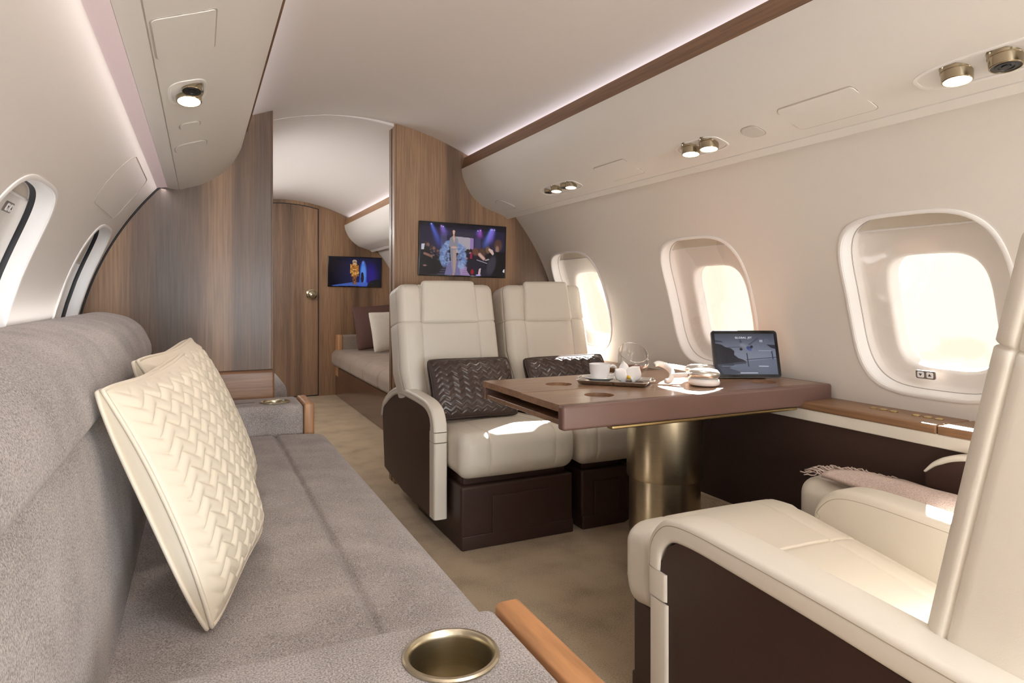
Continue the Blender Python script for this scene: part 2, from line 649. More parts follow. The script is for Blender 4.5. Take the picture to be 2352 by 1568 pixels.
def shell(name, Fn, ss, ys, holes, mat, parent=None):
    """a curved lining given by Fn(s, y) with superellipse openings; holes = [(s, y, half s, half y, exponent, margin)]"""
    ss, ys = list(ss), list(ys)
    for hs in holes:
        s, y, a, b, n, m = hs
        ss += [s - a - m, s + a + m]
        ys += [y - b - m, y + b + m]
        ss += list(np.linspace(s - a - m, s + a + m, 15))
        ys += list(np.linspace(y - b - m, y + b + m, 11))

    def uniq(L):
        L = sorted(L)
        o = [L[0]]
        for v in L[1:]:
            if v - o[-1] > 2e-3:
                o.append(v)
        return o
    # keep the block edges exact
    ss, ys = uniq(ss), uniq(ys)
    near = lambda L, v: min(range(len(L)), key=lambda i: abs(L[i] - v))
    blocks = []
    for s, y, a, b, n, m in holes:
        blocks.append((near(ss, s - a - m), near(ss, s + a + m), near(ys, y - b - m), near(ys, y + b + m)))
    V, F = [], []
    idx = {}

    def vid(i, j):
        if (i, j) not in idx:
            idx[(i, j)] = len(V)
            V.append(Fn(ss[i], ys[j]))
        return idx[(i, j)]
    for i in range(len(ss) - 1):
        for j in range(len(ys) - 1):
            if any(i0 <= i < i1 and j0 <= j < j1 for i0, i1, j0, j1 in blocks):
                continue
            F.append((vid(i, j), vid(i + 1, j), vid(i + 1, j + 1), vid(i, j + 1)))
    for (s, y, a, b, n, m), (i0, i1, j0, j1) in zip(holes, blocks):
        bd = [(i, j0) for i in range(i0, i1)] + [(i1, j) for j in range(j0, j1)] + [(i, j1) for i in range(i1, i0, -1)] + [(i0, j) for j in range(j1, j0, -1)]
        K = 5
        prev = [vid(*q) for q in bd]
        hole = []
        for i, j in bd:
            ds, dy = ss[i] - s, ys[j] - y
            t = (abs(ds / a) ** n + abs(dy / b) ** n) ** (-1 / n)
            hole.append((s + ds * t, y + dy * t))
        for k in range(1, K + 1):
            f = k / K
            cur = []
            for (i, j), (hs_, hy_) in zip(bd, hole):
                cur.append(len(V))
                V.append(Fn(ss[i] + (hs_ - ss[i]) * f, ys[j] + (hy_ - ys[j]) * f))
            L = len(bd)
            for q in range(L):
                F.append((prev[q], prev[(q + 1) % L], cur[(q + 1) % L], cur[q]))
            prev = cur
    return mesh(name, V, F, mat, parent, angle=50)


def cut(o, VF):
    """carve a shape out of an object"""
    me = bpy.data.meshes.new('carver')
    me.from_pydata([tuple(map(float, v)) for v in VF[0]], [], [tuple(int(i) for i in f) for f in VF[1]])
    bm = bmesh.new(); bm.from_mesh(me)
    bmesh.ops.recalc_face_normals(bm, faces=bm.faces)
    bm.to_mesh(me); bm.free()
    c = bpy.data.objects.new('carver', me)
    COL.objects.link(c)
    c.parent = o.parent
    md = o.modifiers.new('b', 'BOOLEAN')
    md.operation = 'DIFFERENCE'
    md.solver = 'EXACT'
    md.object = c
    dg = bpy.context.evaluated_depsgraph_get()
    dg.update()
    nm = bpy.data.meshes.new_from_object(o.evaluated_get(dg))
    o.modifiers.clear()
    o.data = nm
    bpy.data.objects.remove(c)
    nm.set_sharp_from_angle(angle=math.radians(40))


# ================================================================== SETTING
XC, ZC, RC = .765, .68, 1.267


def wall_pt(side, s, y, d=0.):
    """point of the cabin lining: s = arc length up from the widest level, d = depth outwards"""
    a = s / RC
    return (XC + side * (RC + d) * math.cos(a), y, ZC + (RC + d) * math.sin(a))


# ---- floor
V, F = [], []
fl = mesh('floor', [(-.35, Y0, 0), (1.9, Y0, 0), (1.9, Y1, 0), (-.35, Y1, 0)], [(0, 1, 2, 3)], CARPET, smooth=False, recalc=False)
struct(fl)

# ---- windows of both sides: (centre y, centre s); half sizes below
HY, HS = .254, .290
WR = [(3.222, .345), (2.186, .345), (1.253, .345), (.22, .345), (-.80, .345), (-1.85, .345), (-2.9, .345)]
WL = [(3.022, .373), (1.878, .373), (.74, .373), (-.40, .373), (-1.54, .373), (-2.68, .373)]
s_lines = np.linspace(-.78, 1.245, 48)
y_lines = np.linspace(Y0, Y1, 44)
HE = 3.6
for side, wins, nm in ((1, WR, 'wall_right'), (-1, WL, 'wall_left')):
    holes = [(sc, yc, HS, HY, HE, .012) for yc, sc in wins]
    o = shell(nm, lambda s, y: wall_pt(side, s, y), s_lines, y_lines, holes, LINER)
    struct(o)

CUMUL = {}


def window(side, yc, sc, number, drop, keypad=None):
    win = empty('window_%d' % number, wall_pt(side, sc, yc))
    win['kind'] = 'structure'
    base = Vector(win.location)

    def ring(a, b, d, n=HE, k=72, ds=0):
        return [Vector(wall_pt(side, sc + ds + q, yc + p, d)) - base for p, q in supere(b, a, n, k)]

    def rings(name, L, mat, ang=40):
        return mesh(name, *loft([ring(*l) for l in L], True, False), mat, win, angle=ang, recalc=True)
    rings('frame', [(HS + .008, HY + .008, .001), (HS + .008, HY + .008, -.003), (HS + .002, HY + .002, -.0055), (HS - .003, HY - .003, -.004),
                    (HS - .0045, HY - .0045, -.001), (HS - .0055, HY - .0055, -.001), (HS - .007, HY - .007, .004), (HS - .009, HY - .009, .016),
                    (HS - .011, HY - .011, .028), (HS - .014, HY - .014, .036)], TRIM_W)
    if side < 0:
        rings('gasket', [(HS - .0135, HY - .0135, .0355), (HS - .0150, HY - .0150, .048), (HS - .0165, HY - .0165, .050)], BLACK)
    else:
        rings('gasket', [(HS - .0135, HY - .0135, .0355), (HS - .0155, HY - .0155, .0395)], GREY_KEY)
    a, b, dv = .173, .152, -.044
    rings('cassette', [(HS - .0150, HY - .0150,   .037 if side > 0 else .049), (HS - .016, HY - .016, .063), (HS - .022, HY - .022, .068, 3.6), (HS - .036, HY - .036, .072, 3.6, 72, dv * .2),
                       (a + .030, b + .026, .073, 4, 72, dv), (a + .012, b + .011, .074, 4, 72, dv), (a + .003, b + .003, .079, 4, 72, dv), (a, b, .088, 4, 72, dv), (a - .003, b - .003, .118, 4, 72, dv)], REVEAL, 60)
    for d, a2, b2, n, ds in ((.043, HS - .015, HY - .015, HE, 0), (.112, a, b, 4, dv)):
        r = ring(a2, b2, d, n, 72, ds)
        r2 = ring(a2 * .5, b2 * .5, d, n, 72, ds)
        c = [Vector(wall_pt(side, sc + ds, yc, d)) - base]
        V = r + r2 + c
        m = len(r)
        F = [(i, (i + 1) % m, m + (i + 1) % m, m + i) for i in range(m)] + [(m + i, m + (i + 1) % m, 2 * m) for i in range(m)]
        mesh('pane', V, F, PANE, win, angle=None, recalc=False)
    # the pull-down shade, lowered by a fraction of the height
    if drop > 0:
        A, B = HS - .018, HY - .018
        top = A * .995
        lo = A - drop * 2 * A
        V, F = [], []
        N = 14
        for i in range(N + 1):
            q = top + (lo - top) * i / N
            wy = B * max(0, 1 - abs(q / A) ** HE) ** (1 / HE)
            for p in (-wy, wy):
                for d in (.052, .055):
                    V.append(Vector(wall_pt(side, sc + q, yc + p, d)) - base)
        for i in range(N):
            a0, b0 = i * 4, (i + 1) * 4
            for u, v in ((0, 2), (2, 3), (3, 1), (1, 0)):
                F.append((a0 + u, a0 + v, b0 + v, b0 + u))
        sh = mesh('shade', V, F, SHADE_M, win, angle=30)
        wy = B * max(0, 1 - abs(lo / A) ** HE) ** (1 / HE)
        path = [Vector(wall_pt(side, sc + lo, yc + p, .0515)) - base for p in np.linspace(-wy, wy, 9)]
        mesh('shade_bar', *tube(path, .0035, 6), TRIM_W, sh, angle=None)
    if keypad is not None:
        q, py = keypad
        P0 = Vector(wall_pt(side, sc + q, yc + py, .0415)) - base
        up = (Vector(wall_pt(side, sc + q + .01, yc, 0)) - Vector(wall_pt(side, sc + q, yc, 0))).normalized()
        al = Vector((0, 1, 0))
        nn = up.cross(al).normalized()
        if nn.x * side > 0:
            nn = -nn
        M = Matrix((al * -side, up, nn)).transposed()
        mk = lambda V: [P0 + M @ Vector(v) for v in V]
        v, f = plate(rrect(.062, .026, .006), 0, .004)
        kp = mesh('keypad', mk(v), f, GREY_KEY, win, angle=30)
        for dx, sgn in ((-.0145, -1), (.0145, 1)):
            v, f = plate(rrect(.021, .019, .004), .004, .0055)
            mesh('button', mk([(x + dx, y, z) for x, y, z in v]), f, WHITE_P, kp, angle=30)
            v, f = plate([(dx - .0055, -.0035 * sgn), (dx + .0055 * 1, -.0035 * sgn), (dx, .005 * sgn)][::sgn], .0055, .0059, .0002)
            mesh('arrow', mk(v), f, INK, kp, smooth=False)
    return win


k = 1
for i, (yc, sc) in enumerate(WR):
    window(1, yc, sc, k, .085, (-.232, .045) if i == 2 else None)
    k += 1
for i, (yc, sc) in enumerate(WL):
    window(-1, yc, sc, k, .28 if i == 0 else .06, (.205, .02) if i == 1 else None)
    k += 1


# ---- ceiling: a shallow vault that runs the whole length
def ceil_z(x):
    return 2.015 - .375 * (x - XC) ** 2


prof_c = [(.03, 1.66)] + [(x, ceil_z(x)) for x in np.linspace(.03, 1.50, 40)] + [(1.50, 1.66)]
V = [(x, y, z) for y in np.linspace(Y0, Y1, 12) for x, z in prof_c]
n = len(prof_c)
F = [(j * n + i, j * n + i + 1, (j + 1) * n + i + 1, (j + 1) * n + i) for j in range(11) for i in range(n - 1)]
struct(mesh('ceiling', V, F, CEIL_M))

# ---- passenger service units under the ceiling: profile extruded along the cabin, with openings for the lamp dishes
PR = [np.array(p) for p in spl([(1.369, 1.778), (1.383, 1.72), (1.430, 1.635), (1.507, 1.568), (1.58, 1.54), (1.636, 1.521)], 12)]
PL = [np.array(p) for p in spl([(.187, 1.812), (.172, 1.734), (.111, 1.635), (.019, 1.567), (-.05, 1.54), (-.085, 1.528)], 12)]


def prof_fn(P):
    L = np.concatenate([[0], np.cumsum([np.linalg.norm(b - a) for a, b in zip(P[:-1], P[1:])])])
    X = np.array([p[0] for p in P])
    Z = np.array([p[1] for p in P])

    def f(s, y, d=0.):
        x, z = np.interp(s, L, X), np.interp(s, L, Z)
        e = .012
        t = np.array([np.interp(s + e, L, X) - np.interp(s - e, L, X), np.interp(s + e, L, Z) - np.interp(s - e, L, Z)])
        t /= np.linalg.norm(t)
        nrm = np.array([t[1], -t[0]])
        if nrm[1] > 0:
            nrm = -nrm                      # into the cabin
        return (float(x + nrm[0] * d), y, float(z + nrm[1] * d))
    return f, L[-1]


FR, LR = prof_fn(PR)
FL, LL = prof_fn(PL)
# lamp dishes: (s, y, half s, half y)
DR = [(.299, 2.698, .040, .165), (.300, 1.733, .041, .103), (.306, .765, .045, .225), (.300, -.35, .041, .165), (.299, 4.75, .040, .165)]
DL = [(.362, 1.792, .040, .092), (.362, .55, .040, .12)]
slR, slL = np.linspace(0, LR, 40), np.linspace(0, LL, 40)
yl = np.linspace(Y0, Y1, 30)


def psu(name, Fn, L, sl, dishes, flange):
    t = empty(name, (0, 0, 0))
    holes = [(s, y, a, b, 3.2, .01) for s, y, a, b in dishes]
    shell('service_panel', lambda s, y: Fn(s, y), sl, yl, holes, PSU_M, t)
    # lower lip strip with a fine joint, and the return to the wall
    V, F = [], []
    for i, (x, z) in enumerate(flange):
        V += [(x, Y0, z), (x, Y1, z)]
        if i:
            F.append((2 * i - 2, 2 * i - 1, 2 * i + 1, 2 * i))
    mesh('lip', V, F, PSU_M, t, angle=20)
    return struct(t)


psu('trim_1', FR, LR, slR, DR, [(1.636, 1.521), (1.6365, 1.5245), (1.6385, 1.5235), (1.639, 1.519), (1.662, 1.503), (1.668, 1.503), (1.676, 1.51), (1.685, 1.54), (1.69, 1.60)])
psu('trim_2', FL, LL, slL, DL, [(-.085, 1.528), (-.0855, 1.5315), (-.0875, 1.531), (-.088, 1.527), (-.128, 1.531), (-.133, 1.533), (-.138, 1.545), (-.14, 1.60)])


# wooden valance strips along the upper edge
def strip(name, pts, mat, label=None):
    V, F = [], []
    n = len(pts)
    for y in np.linspace(Y0, Y1, 9):
        V += [(x, y, z) for x, z in pts]
    for j in range(8):
        for i in range(n):
            k2 = (i + 1) % n
            F.append((j * n + i, j * n + k2, (j + 1) * n + k2, (j + 1) * n + i))
    return struct(mesh(name, V, F, mat, angle=30))


strip('trim_3', [(1.3885, 1.846), (1.369, 1.778), (1.373, 1.7765), (1.381, 1.778), (1.400, 1.843), (1.396, 1.8475)], VENEER_L)
strip('trim_4', [(.2065, 1.861), (.203, 1.825), (.197, 1.823), (.189, 1.825), (.194, 1.858), (.200, 1.863)], VENEER_L)
# glowing lens of the sidewall wash lamp on the sofa side
strip('trim_5', [(-.1345, 1.5345), (-.142, 1.536), (-.168, 1.531), (-.176, 1.5285), (-.172, 1.545), (-.138, 1.550)], LILAC)


# flush service hatches, speakers and oxygen doors on the units
def hatch(name, Fn, s, y, a, b, r, mat, label, cat, n=None):
    t = empty(name, Fn(s, y), label=label, cat=cat)
    base = Vector(t.location)
    for nm, e, d, m in (('gap_shade', 0.0034, .0011, GAP_TONE), ('lid', 0, .0026, mat)):  # darker rim painted in place of the shadow gap around the lid
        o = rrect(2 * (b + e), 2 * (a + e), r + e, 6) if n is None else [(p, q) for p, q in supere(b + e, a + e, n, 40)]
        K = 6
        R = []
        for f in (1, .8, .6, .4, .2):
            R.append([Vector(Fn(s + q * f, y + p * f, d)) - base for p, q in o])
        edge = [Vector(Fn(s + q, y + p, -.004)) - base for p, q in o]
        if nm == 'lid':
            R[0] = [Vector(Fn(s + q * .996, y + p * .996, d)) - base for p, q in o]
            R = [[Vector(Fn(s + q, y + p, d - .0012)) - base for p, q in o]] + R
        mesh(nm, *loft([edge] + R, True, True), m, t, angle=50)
    return t


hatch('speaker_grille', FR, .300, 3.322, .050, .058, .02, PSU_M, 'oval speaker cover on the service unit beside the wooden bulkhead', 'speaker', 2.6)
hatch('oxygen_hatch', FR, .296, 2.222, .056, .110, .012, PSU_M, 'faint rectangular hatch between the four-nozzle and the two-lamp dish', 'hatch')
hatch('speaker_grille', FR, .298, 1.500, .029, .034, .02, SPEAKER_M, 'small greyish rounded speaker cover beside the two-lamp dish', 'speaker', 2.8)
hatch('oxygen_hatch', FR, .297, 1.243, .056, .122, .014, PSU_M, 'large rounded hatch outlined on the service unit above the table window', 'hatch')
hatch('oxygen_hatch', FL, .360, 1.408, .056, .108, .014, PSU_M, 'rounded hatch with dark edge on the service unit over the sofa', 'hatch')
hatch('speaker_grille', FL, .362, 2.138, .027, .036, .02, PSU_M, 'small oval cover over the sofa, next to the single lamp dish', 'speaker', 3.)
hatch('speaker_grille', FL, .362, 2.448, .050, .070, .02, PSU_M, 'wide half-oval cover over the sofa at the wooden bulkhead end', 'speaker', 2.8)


# ---- lamp dishes with swivelling spotlights and air nozzles
def spot(name, loc, kind, r, parent, down=Vector((0, 0, -1)), power=0):
    """brass eyeball: collar, barrel and a lit lens or a dark air outlet"""
    q = down.to_track_quat('Z', 'Y')
    M = q.to_matrix()
    T = lambda VF: ([Vector(loc) + M @ Vector(v) for v in VF[0]], VF[1])
    b = mesh(name, *T(lathe([(r * 1.10, -r * .55), (r * 1.22, -r * .45), (r * 1.22, -r * .3), (r * 1.14, -r * .1), (r * 1.08, 0), (r * 1.08, r * .25), (r * 1.03, r * .3), (r * 1.0, r * .95), (r * .96, r), (r * .9, r * .99), (r * .88, r * .9)], 32)), NICKEL, parent, angle=35)
    if kind == 'lamp':
        mesh('lens', *T(lathe([(r * .90, r * .93), (r * .88, r * .965), (r * .4, r * .99), (.0005, r * .995)], 28)), LENS, b, angle=None)
    else:
        mesh('outlet', *T(lathe([(r * .9, r * .93), (r * .7, r * .94), (r * .66, r * .99), (r * .5, r * .99), (r * .46, r * .92), (r * .3, r * .92), (r * .28, r * 1.02), (.0005, r * 1.02)], 24)), DARK_IN, b, angle=30)
    if power:
        d = bpy.data.lights.new('reading_spot', 'SPOT')
        d.energy = power
        d.spot_size = math.radians(95)
        d.spot_blend = .8
        d.shadow_soft_size = r * .8
        d.color = (1, .89, .76)
        lo = bpy.data.objects.new('reading_spot', d)
        COL.objects.link(lo)
        lo.parent = parent
        lo.location = Vector(loc) + down * r * 1.1
        lo.rotation_euler = down.to_track_quat('-Z', 'Y').to_euler()
    return b


def dish(Fn, s, y, a, b, items, label, r_lamp, power, tilt=(0, 0, -1)):
    t = empty('reading_light_cluster', Fn(s, y), label=label, cat='reading light', group='lamp dishes in the service units')
    base = Vector(t.location)

    def ring(e, d, n=3.2):
        return [Vector(Fn(s + q, y + p, d)) - base for p, q in supere(b + e, a + e, n, 56)]
    mesh('dish', *loft([ring(.006, -.001), ring(.0055, .0018), ring(.002, .0025), ring(-.002, .001), ring(-.005, -.014), ring(-.009, -.034), ring(-.018, -.042), [Vector(Fn(s + q * .2, y + p * .2, -.043)) - base for p, q in supere(b, a, 3.2, 56)]], True, True), TRIM_W, t, angle=45)
    dn = Vector(tilt).normalized()
    for kind, dy, ds, rr in items:
        p = Vector(Fn(s + ds, y + dy, -.009)) - base
        spot('reading_lamp' if kind == 'lamp' else 'air_nozzle', p, kind, rr, t, dn, power if kind == 'lamp' else 0)
    return t


TR = (-.10, -.10, -1)
dish(FR, *DR[0], [('air', .105, -.012, .019), ('lamp', .02, -.014, .026), ('air', -.062, -.014, .021), ('lamp', -.132 + .02, -.012, .027)], 'oblong dish with two lit lamps and two bronze air nozzles near the wall screen', .026, 2.2, TR)
dish(FR, *DR[1], [('lamp', .043, -.012, .031), ('lamp', -.046, -.012, .031)], 'dish with two lit bronze spotlights side by side above the table', .031, 3., TR)
dish(FR, *DR[2], [('lamp', .135, -.008, .031), ('air', .035, -.01, .031), ('lamp', -.065, -.01, .031)], 'long dish with a lit lamp and dark-mouthed air nozzle above the swivelled seats', .031, 3., TR)
dish(FL, *DL[0], [('lamp', .028, -.004, .029), ('air', -.035, -.012, .022)], 'single lit lamp tucked beside a nozzle in the dish above the sofa', .029, 3., (.05, -.25, -1))
dish(FR, *DR[4], [('air', .105, -.012, .019), ('lamp', .02, -.014, .026), ('air', -.062, -.014, .021), ('lamp', -.112, -.012, .027)], 'unseen lamp dish added to brighten the sleeping cabin behind the bulkhead', .026, 2.0, TR)  # hidden dish, added so its spots light the sleeping cabin


# ---- bulkheads: panels whose outline follows the cabin section
def section(x):
    """height of the lining above a given x (ceiling or side wall)"""
    return (ceil_z(x) if .03 < x < 1.50 else ZC + math.sqrt(max(RC ** 2 - (x - XC) ** 2, 0))) + .006


def bulkhead(name, x0, x1, y0, y1, mat, top=None, zb=0.):
    xs = list(np.linspace(x0, x1, 46))
    zt = [(top or section)(x) for x in xs]
    o = [(x0, zb), (x1, zb)]
    # lower wall curve: stay inside the lining below the widest level too
    pts = [(x, max(z, zb)) for x, z in zip(xs, zt)][::-1]
    o = [(x0, zb)] + [(x1, zb)] + pts
    R = [[(x, y, z) for x, z in o] for y in (y0, y1)]
    V, F = loft(R)
    return mesh(name, V, F, mat, None, smooth=False)


YR, YL = 3.55, 3.35
bk = struct(bulkhead('wall_partition', .985, 2.02, YR, YR + .045, VENEER))
# pocket edge of the sliding door: upright strips with a dark slot between
for nm, x0, x1, ya, yb, m in (('edge_strip', .972, 1.03, YR + .004, YR + .047, VENEER), ('slot', .984, 1.03, YR + .047, YR + .066, DARK_IN), ('edge_strip', .972, 1.03, YR + .066, YR + .112, VENEER)):
    V, F = loft([[(x0, y, 0.002), (x1, y, 0.002), (x1, y, section(x1) - .004), (x0, y, section(x0) - .004)] for y in (ya, yb)])
    mesh(nm, V, F, m, bk, smooth=False)
bx = box('latch_slot', (.970, YR + .049, 1.385), (.986, YR + .066, 1.415), BLACK, bk, r=.002)

bl = struct(bulkhead('wall_front', -.470, .3155, YL, YL + .05, VENEER, zb=.69))
box('edge_strip', (.309, YL - .003, .69), (.3175, YL + .052, section(.317) - .01), VENEER, bl, r=.002)
lb = mesh('credenza', *put(rbox((.80, .36, .69), .012, (6, 1, 4)), (-.08, YL + .13, .343)), VENEER_X, bl, angle=None, recalc=False)
# cover strip along the left bulkhead where it meets the lining
path = [(wall_pt(-1, s, YL - .004, -.004)) for s in np.linspace(.0, 1.02, 40)]
mesh('edge_seal', *tube(path, .0045, 6), BLACK, bl, angle=None)

# far wall with the flush door
fw = struct(bulkhead('wall_far', -.35, 2.02, Y1 - .02, Y1 + .04, VENEER))
door = empty('door_1', (.70, Y1 - .02, 0))
struct(door)
xs = np.linspace(.30, 1.098, 30)
o = [(.30, .012), (1.098, .012)] + [(x, ceil_z(x) - .045) for x in xs][::-1]
V, F = loft([[(x - .70, y, z) for x, z in o] for y in (-.012, -.0005)])
mesh('door_leaf', V, F, VENEER, door, smooth=False)
o = [(.30, 0), (1.108, 0)] + [(x, ceil_z(x) - .035) for x in np.linspace(.30, 1.108, 30)][::-1]
V, F = loft([[(x - .70, y, z) for x, z in o] for y in (-.002, -.0004)])
mesh('door_gap', V, F, BLACK, door, smooth=False)
v, f = lathe([(.055, 0), (.055, .006), (.048, .010), (.030, .012), (.026, .02), (.026, .034), (.036, .040), (.040, .052), (.034, .062), (.018, .066), (.0005, .067)], 32)
mesh('door_handle', [(x + .335, -.012 - z, y + 1.05) for x, y, z in v], f, NICKEL, door, angle=35)
# plain wood panel on the other side of the door joint
o = [(1.112, 0), (2.0, 0)] + [(x, section(x) - .01) for x in np.linspace(1.112, 2.0, 30)][::-1]
V, F = loft([[(x, y, z) for x, z in o] for y in (Y1 - .032, Y1 - .021)])
mesh('panel', V, F, VENEER, fw, smooth=False)
# rear wall of the cabin, behind the viewer
struct(bulkhead('wall_rear', -.47, 2.0, Y0 - .03, Y0, LINER))
# arched header where the sleeping cabin begins
xs = np.linspace(.30, 1.0, 20)
o = [(x, ceil_z(x) + .004) for x in xs] + [(x, ceil_z(x) - .002 - .014 * max(0, (x - .62) / .38)) for x in xs][::-1]
V, F = loft([[(x, y, z) for x, z in o] for y in (YR + .01, YR + .10)])
struct(mesh('trim_6', V, F, CEIL_M, angle=30))

# ---- side ledge: wooden boards, cream band, brown panel and carpeted kick
led = struct(empty('trim_7', (1.9, 0, 0)))
joints = [Y0, -1.2, .10, 1.145, 3.54]
for a, b in zip(joints[:-1], joints[1:]):
    V, F = rbox((.18, b - a - .003, .026), .006, (2, 8, 1))
    mesh('ledge_board', V + np.array((1.96 - 1.9, (a + b) / 2, .669)), F, VENEER_L, led, angle=None, recalc=False)
box('cream_band', (1.874 - 1.9, Y0, .618), (2.03 - 1.9, 3.54, .657), CREAM, led, r=.004, cells=(1, 12, 1))
box('brown_panel', (1.884 - 1.9, Y0, .225), (2.0 - 1.9, 3.54, .6185), BROWN_P, led, r=.004, cells=(1, 12, 4))
V, F = plate(rrect(.20, .11, .008), 0, .003)
mesh('hatch', [(1.8835 - 1.9 - z, x + 2.155, y + .565) for x, y, z in V], F, BROWN_P, led, angle=30)
V, F = loft([[(1.886 - 1.9, y, .23), (1.876 - 1.9, y, .224), (1.80 - 1.9, y, .02), (1.76 - 1.9, y, 0.001), (1.9 - 1.9, y, .001)] for y in (Y0, 3.54)])
mesh('carpet_kick', V, F, CARPET, led, angle=30)
# round bronze seat buttons set into the ledge
for i, y in enumerate((1.402, 1.368, 1.334, 1.262, 1.228, 1.194)):
    v, f = lathe([(.0125, 0), (.0125, .002), (.0105, .003), (.0095, .0015), (.0085, .003), (.004, .0042), (.0005, .0045)], 24)
    b_ = mesh('seat_button', v, f, BRASS_P, None, angle=35)
    b_.location = (1.965, y, .6822)
    nth = ('first', 'second', 'third')[i % 3]
    tag(b_, 'round bronze button in the wooden ledge, %s of the %s trio' % (nth, 'table-side' if i < 3 else 'armchair-side'), 'button', 'bronze buttons in the ledge')

# hatch line in the lining over the sofa
pts = rrect(.60, .20, .07, 8)
pth = [wall_pt(-1, .805 + q, 2.745 + p, -.0004) for p, q in pts]
mesh('hatch_seam', *tube(pth, .0013, 6, closed=True), GAP_TONE, bpy.data.objects['wall_left'], angle=None)

# ================================================================== SOFA
sofa = empty('sofa', (.1, 1.8, 0), label='long grey woven divan with oak-capped arms along the window wall', cat='sofa')
so = np.array((.1, 1.8, 0))


def sofa_mesh(name, VF, mat, parent=None, **kw):
    return mesh(name, np.array(VF[0]) - so, VF[1], mat, parent or sofa, recalc=kw.get('recalc', False), angle=kw.get('angle', None))


sx = .2856
ripple = lambda P, N: .0022 * np.sin(P[:, 1] * 46 + 2 * np.sin(P[:, 0] * 9)) * np.exp(-((P[:, 0] - .03) / .16) ** 2) * np.maximum(N[:, 2], 0)


def seat_def(x, y, z):
    z = z - .010 * np.clip((x - .0) / .33, 0, 1) ** 3
    return x, y, z


VF = rbox((.68, 2.03, .17), .052, (26, 60, 4), seams=[(0, sx - .165)], depth=.013, sw=.008, puff=(.0, .0, .012), disp=ripple, deform=seat_def)
sofa_mesh('seat_cushion', put(VF, (.165, 1.935, .372)), FABRIC)
sofa_mesh('base', put(rbox((.60, 2.30, .29), .01, (2, 4, 2)), (.11, 1.92, .146)), FABRIC)


# the back: a fat head bolster above a slimmer lower cushion, rounded off at its far end
def back_piece(name, sec, ya, yb, rend, ny):
    sec = np.array(sec)
    c = sec.mean(0)
    rings = []
    ys = list(np.linspace(ya, yb - rend, ny)) + [yb - rend + rend * math.sin(t) for t in np.linspace(.12, PI / 2 * .985, 12)]
    for y in ys:
        f = 1.
        if y > yb - rend:
            q = (y - (yb - rend)) / rend
            f = math.sqrt(max(1 - q * q, .0004))
            inner = c + (sec - c) * np.maximum(0, 1 - rend / np.maximum(np.linalg.norm(sec - c, axis=1, keepdims=True), 1e-6))
            s2 = inner + (sec - inner) * f
        else:
            s2 = sec
        rings.append([(p[0], y + .004 * math.sin(i * .8), p[1]) for i, p in enumerate(s2)])
    V, F = loft(rings)
    return sofa_mesh(name, (V, F), FABRIC, recalc=True, angle=60)


bol = spl([(-.445, .80), (-.445, .90), (-.405, .965), (-.33, .988), (-.25, .975), (-.20, .945), (-.172, .90), (-.160, .86), (-.168, .826), (-.24, .80), (-.36, .79)], 6, True)
low = spl([(-.44, .60), (-.43, .78), (-.3, .835), (-.20, .838), (-.168, .812), (-.152, .74), (-.136, .62), (-.130, .50), (-.145, .42), (-.3, .40), (-.42, .42)], 6, True)
back_piece('head_bolster', bol, .42, 2.79, .085, 60)
back_piece('back_cushion', low, .42, 2.93, .05, 50)


def sofa_arm(y0, y1, slot):
    w = .52
    a = sofa_mesh('armrest', put(rbox((w, y1 - y0, .56), .022, (8, 5, 8)), (.407 - w / 2, (y0 + y1) / 2, .295)), FABRIC)
    cx, cy, r = .298 - so[0], (.81 if y0 < 2 else 3.05) - so[1], .058
    v, f = lathe([(r, .46), (r, .60)], 40)
    cut(a, ([(x + cx, y + cy, z) for x, y, z in v], f))
    v, f = lathe([(r + .0055, .575), (r + .006, .5775), (r + .004, .580), (r, .5805), (r - .0025, .578), (r - .004, .57), (r - .006, .482), (r - .012, .476), (.0006, .475)], 48, False)
    mesh('cup_holder', [(x + cx, y + cy, z) for x, y, z in v], f, BRASS, a, angle=35)
    cap = sofa_mesh('wood_cap', put(rbox((.043, y1 - y0 + .004, .565), .010, (1, 3, 6)), (.4295, (y0 + y1) / 2, .2945)), OAK if y0 < 2 else OAK_X, a)
    if slot:
        sofa_mesh('slot_plate', put(rbox((.10, .022, .004), .0015, (1, 1, 1)), (.165, 3.06, .576)), GREY_KEY, a)
    return a


sofa_arm(.63, .92, False)
sofa_arm(2.952, 3.205, True)


# ------------------------------------------------------------------ cushions
def chevron_h(u, v, period, amp, pitch):
    """height (0..1) of quilted ribs that zigzag"""
    tri = np.arcsin(.95 * np.sin(2 * PI * u / period)) / math.asin(.95)
    q = (v + amp * tri) / pitch
    t = q - np.floor(q)
    return np.clip(1 - np.abs(2 * t - 1) ** 2.6, 0, 1)


